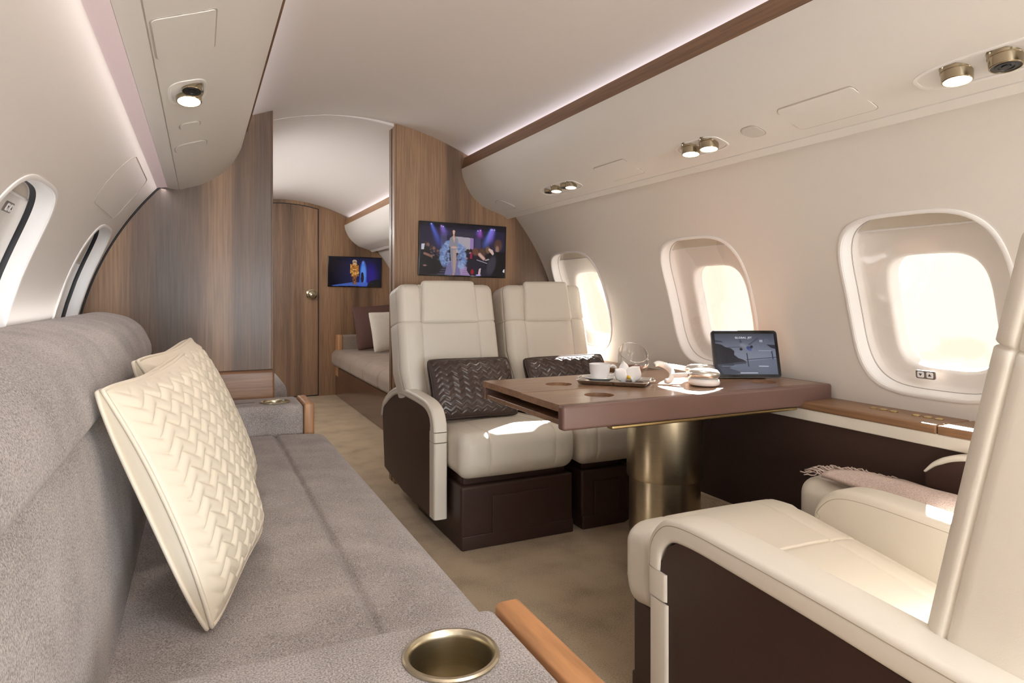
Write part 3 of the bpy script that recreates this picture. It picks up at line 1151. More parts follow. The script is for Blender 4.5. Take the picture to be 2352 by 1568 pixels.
def pillow(w, h, T, res, pattern=None, rib=.004, gus=.012, pinch=.05, margin=.03, back=1.):
    """two swollen faces over a square outline with drawn-in edges; local x = width, y = height, z = front"""
    nu, nv = res
    U, Vv = np.meshgrid(np.linspace(-1, 1, nu), np.linspace(-1, 1, nv), indexing='ij')
    U = np.sign(U) * np.abs(U) ** .85
    Vv = np.sign(Vv) * np.abs(Vv) ** .85
    fx = 1 - pinch * (1 - Vv ** 2)
    fy = 1 - pinch * (1 - U ** 2)
    rc = 1 - .035 * (np.abs(U) * np.abs(Vv)) ** 6
    X, Y = U * w / 2 * fx * rc, Vv * h / 2 * fy * rc
    dome = ((1 - np.abs(U) ** 2.4) * (1 - np.abs(Vv) ** 2.4)).clip(0) ** .55
    gz = gus * (1 - .72 * np.maximum(np.abs(U * Vv), .0) ** 2.5)
    Zf = gz + T * dome
    if pattern:
        edge = np.clip(np.minimum((1 - np.abs(U)) * w / 2, (1 - np.abs(Vv)) * h / 2) / margin - .25, 0, 1)
        Zf = Zf + rib * edge * chevron_h(X, Y, *pattern)
    Zb = -gz - T * dome * back
    V = np.concatenate([np.stack([X.ravel(), Y.ravel(), Zf.ravel()], 1), np.stack([X.ravel(), Y.ravel(), Zb.ravel()], 1)])
    i, j = np.meshgrid(np.arange(nu - 1), np.arange(nv - 1), indexing='ij')
    a = (i * nv + j).ravel()
    f = np.stack([a, a + nv, a + nv + 1, a + 1], 1)
    F = [tuple(q) for q in f] + [tuple(q[::-1]) for q in f + nu * nv]
    bd = [k_ * nv for k_ in range(nu)] + [(nu - 1) * nv + k_ for k_ in range(1, nv)] + [k_ * nv + nv - 1 for k_ in range(nu - 2, -1, -1)] + [k_ for k_ in range(nv - 2, 0, -1)]
    n = nu * nv
    m = len(bd)
    for q in range(m):
        F.append((bd[q] + n, bd[(q + 1) % m] + n, bd[(q + 1) % m], bd[q]))
    loop = [(V[b][0], V[b][1], V[b][2]) for b in bd][::3]
    return V, F, loop


def pillow_thing(name, label, cat, center, u, v, size, T, res, mat, pattern=None, rib=.004, gus=.012, group=None, pinch=.05, piping=True, margin=.03, back=.4):
    u = Vector(u).normalized()
    n = u.cross(Vector(v)).normalized()
    v = n.cross(u)
    M = Matrix((u, v, n)).transposed()
    t = empty(name, center, label=label, cat=cat, group=group, rot=M.to_euler())
    V, F, loop = pillow(size[0], size[1], T, res, pattern, rib, gus, pinch, margin, back)
    mesh('cover', V, F, mat, t, recalc=False, angle=None)
    if piping:
        mesh('piping', *tube([(p[0] * 1.004, p[1] * 1.004, p[2]) for p in loop], .0042, 6, closed=True), mat, t, angle=None)
        mesh('piping', *tube([(p[0] * 1.004, p[1] * 1.004, -p[2]) for p in loop], .0042, 6, closed=True), mat, t, angle=None)
    return t


CHEV = (.062, .0100, .0300)
pillow_thing('throw_pillow', 'ivory leather chevron pillow with its full quilted face showing, tilted on the divan', 'cushion', (-.012, 1.455, .694), (.115, .42, .024), (-.148, .06, .405), (.435, .46), .046, (230, 230), IVORY, CHEV,   .0080, .016, 'chevron pillows on the sofa', .075)
pillow_thing('throw_pillow', 'ivory chevron pillow tucked behind the other one on the divan', 'cushion', (.005, 1.875, .704), (.10, .42, .02), (-.155, .07, .405), (.45, .46), .045, (140, 140), IVORY, CHEV, .0075, .018, 'chevron pillows on the sofa', .075)


# ================================================================== ARMCHAIRS
def arm_band(path, wx, th, x0, r=.012, t0=0, t1=1):
    """rounded band that follows a side profile (y, z); th may change along the path"""
    P = [Vector((0, p[0], p[1])) for p in path]
    rings = []
    n = len(P)
    for i, p in enumerate(P):
        t = (P[min(i + 1, n - 1)] - P[max(i - 1, 0)]).normalized()
        nrm = Vector((0, t.z, -t.y))        # turns towards the inside of the arch
        h = th(i / (n - 1)) if callable(th) else th
        sec = rrect(wx, h, r, 4)
        rings.append([p + Vector((x0 + a, 0, 0)) + nrm * (h / 2 + b) for a, b in sec])
    return loft(rings)


def armchair(name, label, group, loc, rz, cx, bx_, kx, ax, back, arm_out, panel_out, arm_w, arm_th, inserts, cush_tilt, base_y=.62, headrest=True, tee=0., cz=.175, zc=.378):
    """local frame: the sitter looks along -y, y = 0 is the front of the seat cushion
    cx cushion x-range, bx_ backrest x-range, kx base x-range, ax = [(x centre, outer side)] of the arms"""
    t = empty(name, loc, rz, label, 'armchair', group)
    box('plinth', (kx[0] + .002, .03, 0.001), (kx[1] - .0, base_y, .06), BROWN, t, r=.006)
    b = box('base_box', (kx[0], .035, .045), (kx[1], base_y - .02, .262), BROWN, t, r=.012, cells=(3, 3, 3))
    wk = kx[1] - kx[0]
    box('drawer', (kx[0] + wk * .26, .029, .050), (kx[1] - wk * .22, .06, .212), BROWN, b, r=.005)
    box('seat_pan', (kx[0] + .02, .07, .24), (kx[1] - .02, base_y - .05, .33), BROWN, t, r=.01)
    # seat cushion with a rolled front
    w = cx[1] - cx[0]

    def cdef(x, y, z):
        f = np.clip((-y - .08) / .21, 0, 1)
        zz = z * (1 + .10 * f) - .012 * f ** 2.2
        zz = zz - .025 * (tee > 0) * f ** 2
        x = x * (1 + np.where(x > 0, 1, .25) * tee * np.clip((-.165 - y) / .02, 0, 1))
        yy = y + .03 * np.clip((-.03 - z) / .08, 0, 1) * f
        return x, yy, zz - y * math.tan(cush_tilt)
    VF = rbox((w, .60, cz), .048, (16, 40, 8), seams=[(0, -w / 2 + w * .235), (0, w / 2 - w * .20), (0, -w / 2 + .045)] + ([(1, .02)] if cush_tilt > .1 else []), depth=.0062, sw=.003, puff=(0, .010, .012), deform=cdef,
              where=lambda a, p, P, N: np.where((P[:, 2] > -.055), 1, 0))
    mesh('seat_cushion', *put(VF, ((cx[0] + cx[1]) / 2,   .30, zc)), CREAM, t, angle=None, recalc=False)
    # backrest
    yb, zb, yt, zt, th = back
    wb = bx_[1] - bx_[0]
    H = math.hypot(yt - yb, zt - zb)
    ang = math.atan2(yt - yb, zt - zb)

    def bdef(x, y, z):
        f = z / H + .5
        xx = x + np.where(x > 0, x * (.05 - .09 * f), -x * .12 * np.clip((.42 - f) / .2, 0, 1))
        yy = y + .010 * np.cos((x / (wb / 2)) * PI / 2) * (y < 0)
        return xx, yy, z
    VF = rbox((wb, th, H), .040, (12, 4, 14), seams=[(0, -wb * .29), (0, wb * .29), (2, H / 2 - .195), (0, -wb / 2 + .036), (0, wb / 2 - .036), (1, -th / 2 + .045)], depth=.0062, sw=.003, puff=(.004, .012, 0), deform=bdef,
              where=lambda a, p, P, N: np.where((P[:, 1] < 0) | (a == 2), 1, 0) * np.where(a == 1, np.abs(N[:, 0]) > .5, 1))
    cxm = (bx_[0] + bx_[1]) / 2
    mid = np.array((cxm, (yb + yt) / 2 + math.cos(ang) * th / 2, (zb + zt) / 2 - math.sin(ang) * th / 2))
    bk_ = mesh('backrest', *put(VF, mid, (-ang, 0, 0)), CREAM, t, angle=None, recalc=False)
    if headrest:
        VF = rbox((wb * .565, .04, .215), .017, (8, 2, 6), puff=(0, .006, .002), deform=lambda x, y, z: (x * (1.0 - .10 * (z / .215)), y - .014 * np.cos(z / .215 * PI) * 0, z))
        VF = put(VF, (0, -th / 2 + .005, H / 2 - .097))
        VF = put(VF, mid, (-ang, 0, 0))
        mesh('headrest', *VF, CREAM, bk_, angle=None, recalc=False)
    for xm, out in ax:
        if out == 0:
            pad = [q for q in inserts if q[0] == 'arm_pad'][0][1]
            o = [(pad[0][0] + .008, .05)] + [tuple(q) for q in pad] + [(pad[-1][0], .05)]
            R_ = []
            rr = .020
            for k_ in range(7):
                a_ = PI / 2 * k_ / 6
                R_.append((-arm_w / 2 + rr - rr * math.sin(a_), rr * (1 - math.cos(a_))))
            prof_ = [(x_, e_) for x_, e_ in R_[::-1]] + [(-x_, e_) for x_, e_ in R_]
            prof_.sort()
            cy_ = sum(q[0] for q in o) / len(o)
            rings_ = []
            for x_, e_ in prof_:
                ring_ = []
                for i in range(len(o)):
                    p0, p1, p2 = Vector(o[i - 1]), Vector(o[i]), Vector(o[(i + 1) % len(o)])
                    t1, t2 = (p1 - p0).normalized(), (p2 - p1).normalized()
                    tt = (t1 + t2).normalized()
                    nn = Vector((tt.y, -tt.x))
                    ring_.append((xm + x_, p1.x + nn.x * e_, p1.y + nn.y * e_))
                rings_.append(ring_)
            a_ = mesh('inner_arm', *loft(rings_), CREAM, t, angle=50)
            for sgn in (-1, 1):
                mesh('seam', *tube([(xm + sgn * (arm_w / 2 - .0008), q[0] + .021 * (1 if i < 8 else .3), q[1] - .021 * (1 if i > 5 else .4)) for i, q in enumerate(pad)], .0012, 5), SEAM, a_, angle=None)
            continue
        for nm, seg in inserts:
            pts = [p for p in seg]
            V, F = arm_band(pts, arm_w, arm_th if nm == 'arm_pad' else (lambda q: .072), xm)
            a_ = mesh(nm, V, F, CREAM, t, angle=45)
            if nm == 'arm_pad':
                # fine seam along both upper edges
                for sgn in (-1, 1):
                    sp = []
                    for i, p in enumerate(pts):
                        q0, q1 = pts[max(i - 1, 0)], pts[min(i + 1, len(pts) - 1)]
                        tt = Vector((0, q1[0] - q0[0], q1[1] - q0[1])).normalized()
                        nn = Vector((0, tt.z, -tt.y))
                        sp.append(Vector((xm + sgn * (arm_w / 2 - .0005), p[0], p[1])) + nn * .0145)
                    mesh('seam', *tube(sp, .0012, 5), SEAM, a_, angle=None)
        o = panel_out
        e_ = .006 if out else .0015
        V, F = loft([[(xm + x, p[0], p[1] + (0 if out else .03 * (p[1] > .4))) for p in o] for x in (-arm_w / 2 + e_, arm_w / 2 - e_)])
        mesh('side_panel', V, F, BROWN if out != 0 else CREAM, t, angle=30)
    return t


# side profile of the arms of the seats by the bulkhead (y, z), from the foot of the front post over the top to the back
top = [tuple(p) for p in spl([(.150, .470), (.158, .512), (.190, .556), (.250, .582), (.34, .592), (.48, .597), (.64, .597), (.76, .585), (.88, .548), (.98, .500), (1.03, .455), (1.045, .40)], 6)]
INS_F = [('arm_post', [(.150, .102), (.150, .2), (.150, .3), (.150, .422)]), ('arm_insert', [(.150, .426), (.150, .446), (.150, .466)]), ('arm_pad', top)]
PAN_F = [(.19, .10), (.63, .095), (.99, .13), (1.035, .42), (1.01, .455), (.97, .485), (.87, .52), (.76, .55), (.64, .562), (.48, .562), (.34, .556), (.26, .54), (.215, .51), (.20, .46)]
armchair('armchair', 'cream leather aisle armchair against the bulkhead, brown chevron cushion on it, facing the table', 'cream armchairs', (1.2225, 2.46, 0), 0,
         (-.272, .268), (-.352, .165), (-.262, .268), [(-.308, -1)], (.511, .36, .657, 1.108, .20), None, PAN_F, .060, lambda q: (.066 - .026 * min(1, q * 3)) * (1 - .7 * max(0, (q - .8) / .2)), INS_F, math.radians(3))
armchair('armchair', 'cream leather window armchair against the bulkhead, beside the aisle one behind the table', 'cream armchairs', (1.690, 2.46, 0), 0,
         (-.180, .185), (-.245, .240), (-.155, .100), [], (.538, .49, .657, 1.108, .20), None, PAN_F, .060, .04, [], math.radians(3))

# the seats close to the viewer are turned round to face the others
top = [tuple(p) for p in spl([(.158, .40), (.165, .455), (.195, .500), (.24, .528), (.32, .538), (.46, .536), (.64, .530), (.80, .522), (1.0, .512), (1.2, .50)], 6)]
INS_N = [('arm_post', [(.168, .03), (.168, .2), (.168, .325)]), ('arm_insert', [(.163, .330), (.163, .36), (.163, .394)]), ('arm_pad', top)]
PAN_N = [(.205, .03), (1.2, .03), (1.2, .44), (1.0, .452), (.80, .465), (.64, .475), (.46, .485), (.34, .487), (.27, .482), (.235, .46), (.21, .42), (.205, .37)]
armchair('armchair', 'cream leather armchair turned back to the viewer, brown side panel, standing at the aisle', 'cream armchairs', (1.30, 1.445, 0), PI + math.radians(-1.5),
         (-.235, .235), (-.225, .235), (-.22, .27), [(.267, 1), (-.283, 0)], (.775, .47, .918, 1.17, .19), None, PAN_N, .098, lambda q: .05 + .010 * q, INS_N, math.radians(8), base_y=.95, headrest=True, tee=.22, cz=.20, zc=.334)
armchair('armchair', 'cream leather armchair at the ledge with a fringed blanket on its seat', 'cream armchairs', (1.76, 1.42, 0), PI,
         (-.105, .130), (-.11, .13), (-.02, .12), [], (.84, .47, .96, 1.14, .17), None, PAN_N, .05, .05, [], math.radians(8), base_y=.95, headrest=False)
# wall-side arm of the blanket seat with its bronze belt recess
seat4 = bpy.data.objects['armchair.003']
W2L = (Matrix.Translation((1.76, 1.42, 0)) @ Matrix.Rotation(PI, 4, 'Z')).inverted() @ Matrix.Translation((1.858, 1.1, 0))


def seat4_mesh(name, V, F, mat, parent, angle):
    return mesh(name, [W2L @ Vector(v) for v in V], F, mat, parent, angle=angle)


top = [tuple(p) for p in spl([(-.06, .555), (-.035, .585), (.0, .607), (.05, .622), (.12, .630), (.25, .628), (.40, .61)], 6)]
V, F = arm_band(top, .045, lambda q: .006 + .012 * min(1, q * 4), 0)
wa = seat4_mesh('armrest', [(v[0], -v[1], v[2]) for v in V], F, CREAM, seat4, 45)
V, F = loft([[(x, -y, z) for y, z in [(-.055, .30), (.4, .30), (.4, .60), (.25, .612), (.12, .614), (.05, .606), (0, .592), (-.03, .572), (-.055, .55)]] for x in (-.018, .018)])
seat4_mesh('side_panel', V, F, BROWN, wa, 30)
v, f = plate(rrect(.11, .085, .018), 0, .006)
seat4_mesh('recess_frame', [(-.018 - z, -.10 - x, y + .535) for x, y, z in v], f, BRASS_P, wa, 30)
v, f = plate(rrect(.085, .062, .012), .0055, .0065, .0003)
seat4_mesh('hollow', [(-.018 - z, -.10 - x, y + .535) for x, y, z in v], f, DARK_IN, wa, 30)
seat4_mesh('latch', *put(rbox((.010, .022, .055), .004, (1, 1, 2)), (-.028, -.075, .535)), BRASS_P, wa, None)

# dark lumbar cushions
CH2 = (.050, .0088, .0290)
pillow_thing('lumbar_cushion', 'glossy chocolate chevron lumbar cushion on the aisle armchair', 'cushion', (1.155, 2.845, .613), (1, .02, -.012), (.03, .42, .90), (.415, .285), .040, (190, 120), CHOC, CH2, .0045, .014, 'chocolate lumbar cushions', .03, margin=.018)
pillow_thing('lumbar_cushion', 'glossy chocolate chevron lumbar cushion on the window armchair behind the tray', 'cushion', (1.678, 2.85, .610), (1, 0, .01), (.04, .42, .90), (.46, .270), .040, (190, 120), CHOC, CH2, .0045, .014, 'chocolate lumbar cushions', .03, margin=.018)

# ================================================================== TABLE
TX0, TX1, TY0, TY1, TZ = .930, 2.005, 1.605, 2.195, .735
table = empty('dining_table', (1.56, 1.92, 0), label='fold-out walnut table on a bronze column with a mauve leather edge', cat='table')
to = np.array((1.56, 1.92, 0))


def leaf(name, x0, x1, y0, y1, z0, z1, holes, mat):
    holes2 = [(x, y, r, r, 2., .012) for x, y, r in holes]
    Vs = []
    o1 = shell(name, lambda s, y: (s - to[0], y - to[1], z1), [x0, x1], [y0, y1], holes2, mat, table)
    # sides, underside and the walls of the round wells
    bm = bmesh.new()
    bm.from_mesh(o1.data)
    edges = [e for e in bm.edges if len(e.link_faces) == 1]
    r = bmesh.ops.extrude_edge_only(bm, edges=edges)
    vs = [g for g in r['geom'] if isinstance(g, bmesh.types.BMVert)]
    for v in vs:
        v.co.z = z0
    bmesh.ops.recalc_face_normals(bm, faces=bm.faces)
    bm.to_mesh(o1.data)
    bm.free()
    o1.data.polygons.foreach_set('use_smooth', np.ones(len(o1.data.polygons), bool))
    o1.data.set_sharp_from_angle(angle=math.radians(35))
    for x, y, rr in holes:
        v, f = lathe([(rr + .001, -.011), (.0008, -.011)], 32, False)
        mesh('well_bottom', [(a + x - to[0], b + y - to[1], z1 + c) for a, b, c in v], f, mat, o1, smooth=False)
    return o1


leaf('table_leaf', TX0, TX1 - .006, 1.8775, TY1, TZ - .021, TZ, [(1.137, 2.002, .047)], TABLE_W)
leaf('table_leaf', TX0 - .004, TX1 - .006, TY0 + .022, 1.8755, TZ - .021, TZ - .0008, [(1.133, 1.737, .047), (1.833, 1.737, .047)], TABLE_W)
mesh('lower_leaf', *put(rbox((TX1 - TX0 - .02, TY1 - TY0 - .03, .016), .003, (2, 2, 1)), ((TX0 + TX1) / 2 - to[0] + .002, (TY0 + TY1) / 2 + .008 - to[1], .678)), TABLE_W, table, angle=None, recalc=False)
mesh('core', *put(rbox((TX1 - TX0 - .20, TY1 - TY0 - .06, .036), .003, (1, 1, 1)), ((TX0 + TX1) / 2 + .08 - to[0], (TY0 + TY1) / 2 + .01 - to[1], .700)), DARK_IN, table, angle=None, recalc=False)
mesh('leather_edge', *put(rbox((TX1 - TX0 + .02, .034, .071), .009, (6, 1, 2)), ((TX0 + TX1) / 2 - to[0], TY0 + .006 - to[1], .6995)), MAUVE, table, angle=None, recalc=False)
mesh('leather_edge', *put(rbox((TX1 - TX0 - .01, .016, .068), .006, (6, 1, 2)), ((TX0 + TX1) / 2 - to[0], TY1 + .008 - to[1], .6995)), MAUVE, table, angle=None, recalc=False)
mesh('leather_edge', *put(rbox((.014, TY1 - TY0 + .01, .070), .006, (1, 6, 2)), (TX1 + .001 - to[0], (TY0 + TY1) / 2 + .004 - to[1], .6995)), MAUVE, table, angle=None, recalc=False)
mesh('bronze_rail', *put(rbox((.86, .030, .012), .004, (4, 1, 1)), (1.535 - to[0], TY0 + .034 - to[1], .6535)), BRASS_P, table, angle=None, recalc=False)
mesh('bronze_rail', *put(rbox((.86, .030, .012), .004, (4, 1, 1)), (1.535 - to[0], TY1 - .20 - to[1], .658)), BRASS_P, table, angle=None, recalc=False)
mesh('under_frame', *put(rbox((.70, .38, .018), .004, (2, 1, 1)), (1.56 - to[0], 1.90 - to[1], .656)), DARK_IN, table, angle=None, recalc=False)
v, f = lathe([(.139, .668), (.139, .385), (.1375, .379), (.128, .377)], 64)
mesh('column_sleeve', [(x, y + .03, z) for x, y, z in v], f, BRASS, table, angle=35)
v, f = lathe([(.130, .40), (.130, .012), (.136, .008), (.136, .001)], 64)
mesh('column_foot', [(x, y + .03, z) for x, y, z in v], f, BRASS, table, angle=35)

# ================================================================== THINGS ON THE TABLE
TT = TZ
# silver tray
tray = empty('serving_tray', (1.331, 1.935, TT), math.radians(-46), 'small rectangular silver tray with a raised rim on the walnut table', 'tray')
R = []
for w_, d_, z, r_ in ((.222, .140, .0005, .010), (.234, .152, .003, .012), (.246, .164, .013, .014), (.250, .168, .0145, .015), (.250, .168, .016, .015), (.244, .162, .0155, .014), (.232, .150, .006, .012), (.222, .140, .004, .010)):
    R.append([(x, y, z) for x, y in rrect(w_, d_, r_, 4)])
mesh('tray_body', *loft(R), SILVER, tray, angle=50)
for sgn in (-1, 1):
    pth = [(sgn * (.1245 + .012 * math.sin(t)), .030 * math.cos(t), .0155) for t in np.linspace(0, PI, 12)]
    mesh('handle', *tube(pth, .0028, 6), SILVER, tray, angle=None)

# saucer and cup
TS = TT + .0062
sc_ = tag(mesh('saucer', *lathe([(.034, 0), (.036, .001), (.042, .005), (.056, .012), (.060, .0145), (.059, .0155), (.055, .0135), (.042, .0075), (.030, .005), (.0005, .0045)], 48), PORC, None, angle=35), 'white porcelain saucer under the coffee cup on the silver tray', 'saucer')
sc_.location = (1.290, 1.974, TS)
cup = empty('coffee_cup', (1.290, 1.974, TS + .0050), 0, 'white porcelain coffee cup with a loop handle on its saucer', 'cup')
mesh('cup_body', *lathe([(.022, 0), (.024, .001), (.031, .012), (.0355, .030), (.0375, .050), (.038, .056), (.0370, .0565), (.0355, .05), (.033, .03), (.028, .012), (.018, .005), (.0005, .005)], 48), PORC, cup, angle=40)
dv = Vector((.9025, -.4307, 0))
pth = [Vector((0, 0, z)) + dv * q for q, z in spl([(.036, .046), (.048, .050), (.058, .042), (.058, .028), (.047, .016), (.031, .016)], 5)]
mesh('handle', *tube(pth, .0040, 8), PORC, cup, angle=None)

# glass bowl with a slanted mouth, nuts inside
gb = empty('glass_bowl', (1.452, 1.995, TT), 0, 'clear round glass bowl with slanted rim on a short foot', 'bowl')
prof = [(.026, 0), (.027, .002), (.012, .006), (.010, .014), (.020, .018), (.038, .028), (.051, .043), (.0575, .062), (.0575, .082), (.053, .100)]
n = 48
tl = Vector((-.35, -.94, 0)).normalized()
R = []
for i, (r, z) in enumerate(prof):
    f = max(0, (z - .03) / .066)
    R.append([(r * math.cos(t), r * math.sin(t), z + f * .030 * (-(math.cos(t) * tl.x + math.sin(t) * tl.y))) for t in np.linspace(0, 2 * PI, n, endpoint=False)])
inner = [[(x * .972, y * .972, z) for x, y, z in r] for r in R[::-1][:-4]]
mesh('bowl_body', *loft(R + inner, True, True), CRYSTAL, gb, angle=60)
mesh('rim', *tube(R[-1], .0012, 6, closed=True), SILVER, gb, angle=None)
ng = []
nk = 0
for lv, cnt, rad, zz in ((0, 7, .022, .0325), (1, 1, 0, .034), (2, 6, .024, .0455), (3, 2, .008, .047)):
    for q in range(cnt):
        a = 2 * PI * q / max(cnt, 1) + lv
        v, f = rbox((.019, .015, .014), .0065, (1, 1, 1))
        nk += 1
        o = mesh('nut', *put((v, f), (0, 0, 0), (random.random() * .6, random.random() * .6, random.random() * 6)), NUT, None, recalc=False, angle=None)
        o.location = (1.452 + rad * math.cos(a), 1.995 + rad * math.sin(a), TT + zz)
        tag(o, 'brown nut in the small heap inside the glass bowl', 'nut', 'nuts in the glass bowl')

# white orchid blossom lying against the tray rim
orc = empty('orchid_blossom', (1.344, 1.872, TT + .0170), 0, 'single white orchid blossom with a yellow heart lying at the tray rim', 'flower')


def petal(w_, h_, rot, off, cupd=.006):
    V, F = [], []
    nu, nv = 9, 9
    for i in range(nu):
        for j in range(nv):
            t = j / (nv - 1)
            half = w_ / 2 * (math.sin(PI * min(1, .12 + t * .95)) ** .6)
            u = (i / (nu - 1) * 2 - 1)
            V.append((u * half, cupd * (u * u) - .010 * t * t, t * h_))
    for i in range(nu - 1):
        for j in range(nv - 1):
            a = i * nv + j
            F.append((a, a + nv, a + nv + 1, a + 1))
    V2 = [(x, y + .0012, z) for x, y, z in V]
    n0 = len(V)
    F2 = F + [tuple(q + n0 for q in f[::-1]) for f in F]
    bd = [i * nv for i in range(nu)] + [(nu - 1) * nv + j for j in range(1, nv)] + [i * nv + nv - 1 for i in range(nu - 2, -1, -1)] + [j for j in range(nv - 2, 0, -1)]
    for q in range(len(bd)):
        F2.append((bd[q], bd[(q + 1) % len(bd)], bd[(q + 1) % len(bd)] + n0, bd[q] + n0))
    return put((V + V2, F2), off, rot)


orz = -YAW
E_ = lambda rx, ry: (rx, ry, 0)
petals = [(.038, .056, (-.22, -.10, 0), (-.012, .006, .012)), (.056, .052, (-.15, .62, 0), (.006, 0, .006)), (.046, .046, (-.2, -.85, 0), (-.014, 0, .008)), (.036, .038, (-.7, 1.0, 0), (.008, -.004, .004)), (.034, .036, (-.7, -1.2, 0), (-.012, -.004, .004))]
for w_, h_, rt, of in petals:
    V, F = petal(w_, h_, rt, of)
    V, F = put((V, F), (0, 0, 0), (0, 0, orz))
    mesh('petal', V, F, PETAL, orc, angle=None)
V, F = join([put(lathe([(.0005, 0), (.006, .002), (.007, .008), (.004, .013), (.0005, .014)], 12), (-.004, -.008, .008), (1.0, 0, 0))])
V, F = put((V, F), (0, 0, 0), (0, 0, orz))
mesh('lip', V, F, YELLOW, orc, angle=None)

# headphones: two ear cups with white cushions, stems and a mesh canopy band
hp = empty('headphones', (1.575, 1.755, TT), 0, 'white over-ear headphones with satin metal cups lying on the table', 'headphones')


def rf(r, f, z):
    return (r * .9025 + f * .4307, -r * .4307 + f * .9025, z)


def earcup(loc, rot):
    V, F = put(lathe([(.0005, .033), (.030, .0325), (.044, .029), (.0515, .021), (.0525, .012), (.049, .004), (.044, .001), (.0005, 0)], 40), loc, rot)
    c = mesh('ear_cup', V, F, SHELL, hp, angle=60)
    V, F = put(lathe([(.044, .001), (.0505, -.003), (.0535, -.012), (.0515, -.021), (.042, -.025), (.032, -.021), (.030, -.008), (.0005, -.006)], 40), loc, rot)
    mesh('ear_cushion', V, F, WHITE_P, c, angle=60)
    return c


earcup(rf(.0, .0, .0255), (.0, .02, 0))
earcup(rf(.012, .088, .032), (-.10, .05, 0))


def ribbon(name, pts, tall, thin, n=6):
    P = spl(pts, n)
    rings = []
    m = len(P)
    for i, q in enumerate(P):
        t_ = Vector(P[min(i + 1, m - 1)]) - Vector(P[max(i - 1, 0)])
        t_.normalize()
        sd = t_.cross(Vector((0, 0, 1))).normalized()
        up = sd.cross(t_)
        f_ = i / (m - 1)
        h_ = tall(f_) if callable(tall) else tall
        rings.append([Vector(q) + sd * thin * math.cos(a_) + up * h_ * math.sin(a_) for a_ in np.linspace(0, 2 * PI, 14, endpoint=False)])
    return mesh(name, *loft(rings), WHITE_P, hp, angle=None)


ribbon('headband', [rf(-.148, .110, .060), rf(-.132, .114, .064), rf(-.108, .108, .056), (rf(-.094, .080, .040)), rf(-.100, .048, .024), rf(-.114, .030, .012), rf(-.128, .024, .0115)], lambda f: .0085 + .003 * math.sin(f * PI), .0095)
ribbon('headband_arm', [rf(-.102, .050, .026), rf(-.085, .035, .030), rf(-.050, .018, .034)], .0085, .006)
ribbon('headband_arm', [rf(-.106, .108, .056), rf(-.075, .108, .053), rf(-.035, .100, .046)], .0085, .006)
mesh('stem', *tube([rf(-.056, .020, .034), rf(-.040, .012, .036)], .0045, 8), NICKEL, hp, angle=None)
mesh('stem', *tube([rf(-.042, .102, .047), rf(-.025, .096, .044)], .0045, 8), NICKEL, hp, angle=None)


# ------------------------------------------------------------------ pictures on the displays (one colour per cell of a fine grid)
class Paint:
    def __init__(self, nx, ny, bg):
        self.nx, self.ny = nx, ny
        self.x, self.y = np.meshgrid((np.arange(nx) + .5) / nx, (np.arange(ny) + .5) / ny, indexing='ij')   # y down, 0..1
        self.c = np.zeros((nx, ny, 3)) + np.array(S(*bg)[:3])
        self.asp = nx / ny

    def mix(self, m, col, a=1.):
        m = np.clip(m, 0, 1)[..., None] * a
        self.c = self.c * (1 - m) + np.array(S(*col)[:3]) * m

    def ell(self, cx, cy, rx, ry, col, a=1., soft=.15, rot=0):
        dx, dy = (self.x - cx) * self.asp, (self.y - cy)
        c, s = math.cos(rot), math.sin(rot)
        u, v = (dx * c + dy * s) / (rx * self.asp), (-dx * s + dy * c) / ry
        q = np.sqrt(u * u + v * v)
        self.mix((1 - q) / soft + .5, col, a)

    def poly(self, P, col, a=1.):
        ins = np.zeros(self.x.shape, bool)
        n = len(P)
        for i in range(n):
            (x0, y0), (x1, y1) = P[i], P[(i + 1) % n]
            cond = ((y0 > self.y) != (y1 > self.y))
            xi = (x1 - x0) * (self.y - y0) / ((y1 - y0) or 1e-9) + x0
            ins ^= cond & (self.x < xi)
        self.mix(ins.astype(float), col, a)

    def line(self, x0, y0, x1, y1, wd, col, a=1., fade=0):
        dx, dy = (x1 - x0) * self.asp, y1 - y0
        L = dx * dx + dy * dy
        t = np.clip((((self.x - x0) * self.asp) * dx + (self.y - y0) * dy) / L, 0, 1)
        d = np.hypot((self.x - x0) * self.asp - t * dx, self.y - y0 - t * dy)
        m = np.clip(1.5 - d / wd, 0, 1)
        if fade:
            m = np.exp(-(d / (wd * (1 + 2.5 * t))) ** 2) * (1 - t) ** fade
        self.mix(m, col, a)

    def speck(self, x0, x1, y0, y1, n, cols, r, a=.8):
        for _ in range(n):
            self.ell(random.uniform(x0, x1), random.uniform(y0, y1), r * random.uniform(.4, 1.3) / self.asp, r * random.uniform(.4, 1.3), random.choice(cols), a, .8)


def display(name, paint, w_, h_, parent, M, strength=1.):
    """grid of coloured cells in the plane z = 0 of matrix M, x to the viewer's right, y up"""
    nx, ny = paint.nx, paint.ny
    X, Y = np.meshgrid(np.linspace(-w_ / 2, w_ / 2, nx + 1), np.linspace(h_ / 2, -h_ / 2, ny + 1), indexing='ij')
    V = [M @ Vector((a, b, 0)) for a, b in zip(X.ravel(), Y.ravel())]
    i, j = np.meshgrid(np.arange(nx), np.arange(ny), indexing='ij')
    a = (i * (ny + 1) + j).ravel()
    F = np.stack([a, a + 1, a + ny + 2, a + ny + 1], 1)
    me = bpy.data.meshes.new(name)
    me.from_pydata([tuple(v) for v in V], [], [tuple(int(q) for q in f) for f in F])
    at = me.color_attributes.new('pixels', 'FLOAT_COLOR', 'CORNER')
    col = np.repeat(paint.c.reshape(-1, 3), 4, axis=0)
    col = np.concatenate([col, np.ones((len(col), 1))], 1)
    at.data.foreach_set('color', col.astype(np.float32).ravel())
    return link(name, me, SCREEN, parent, smooth=False)


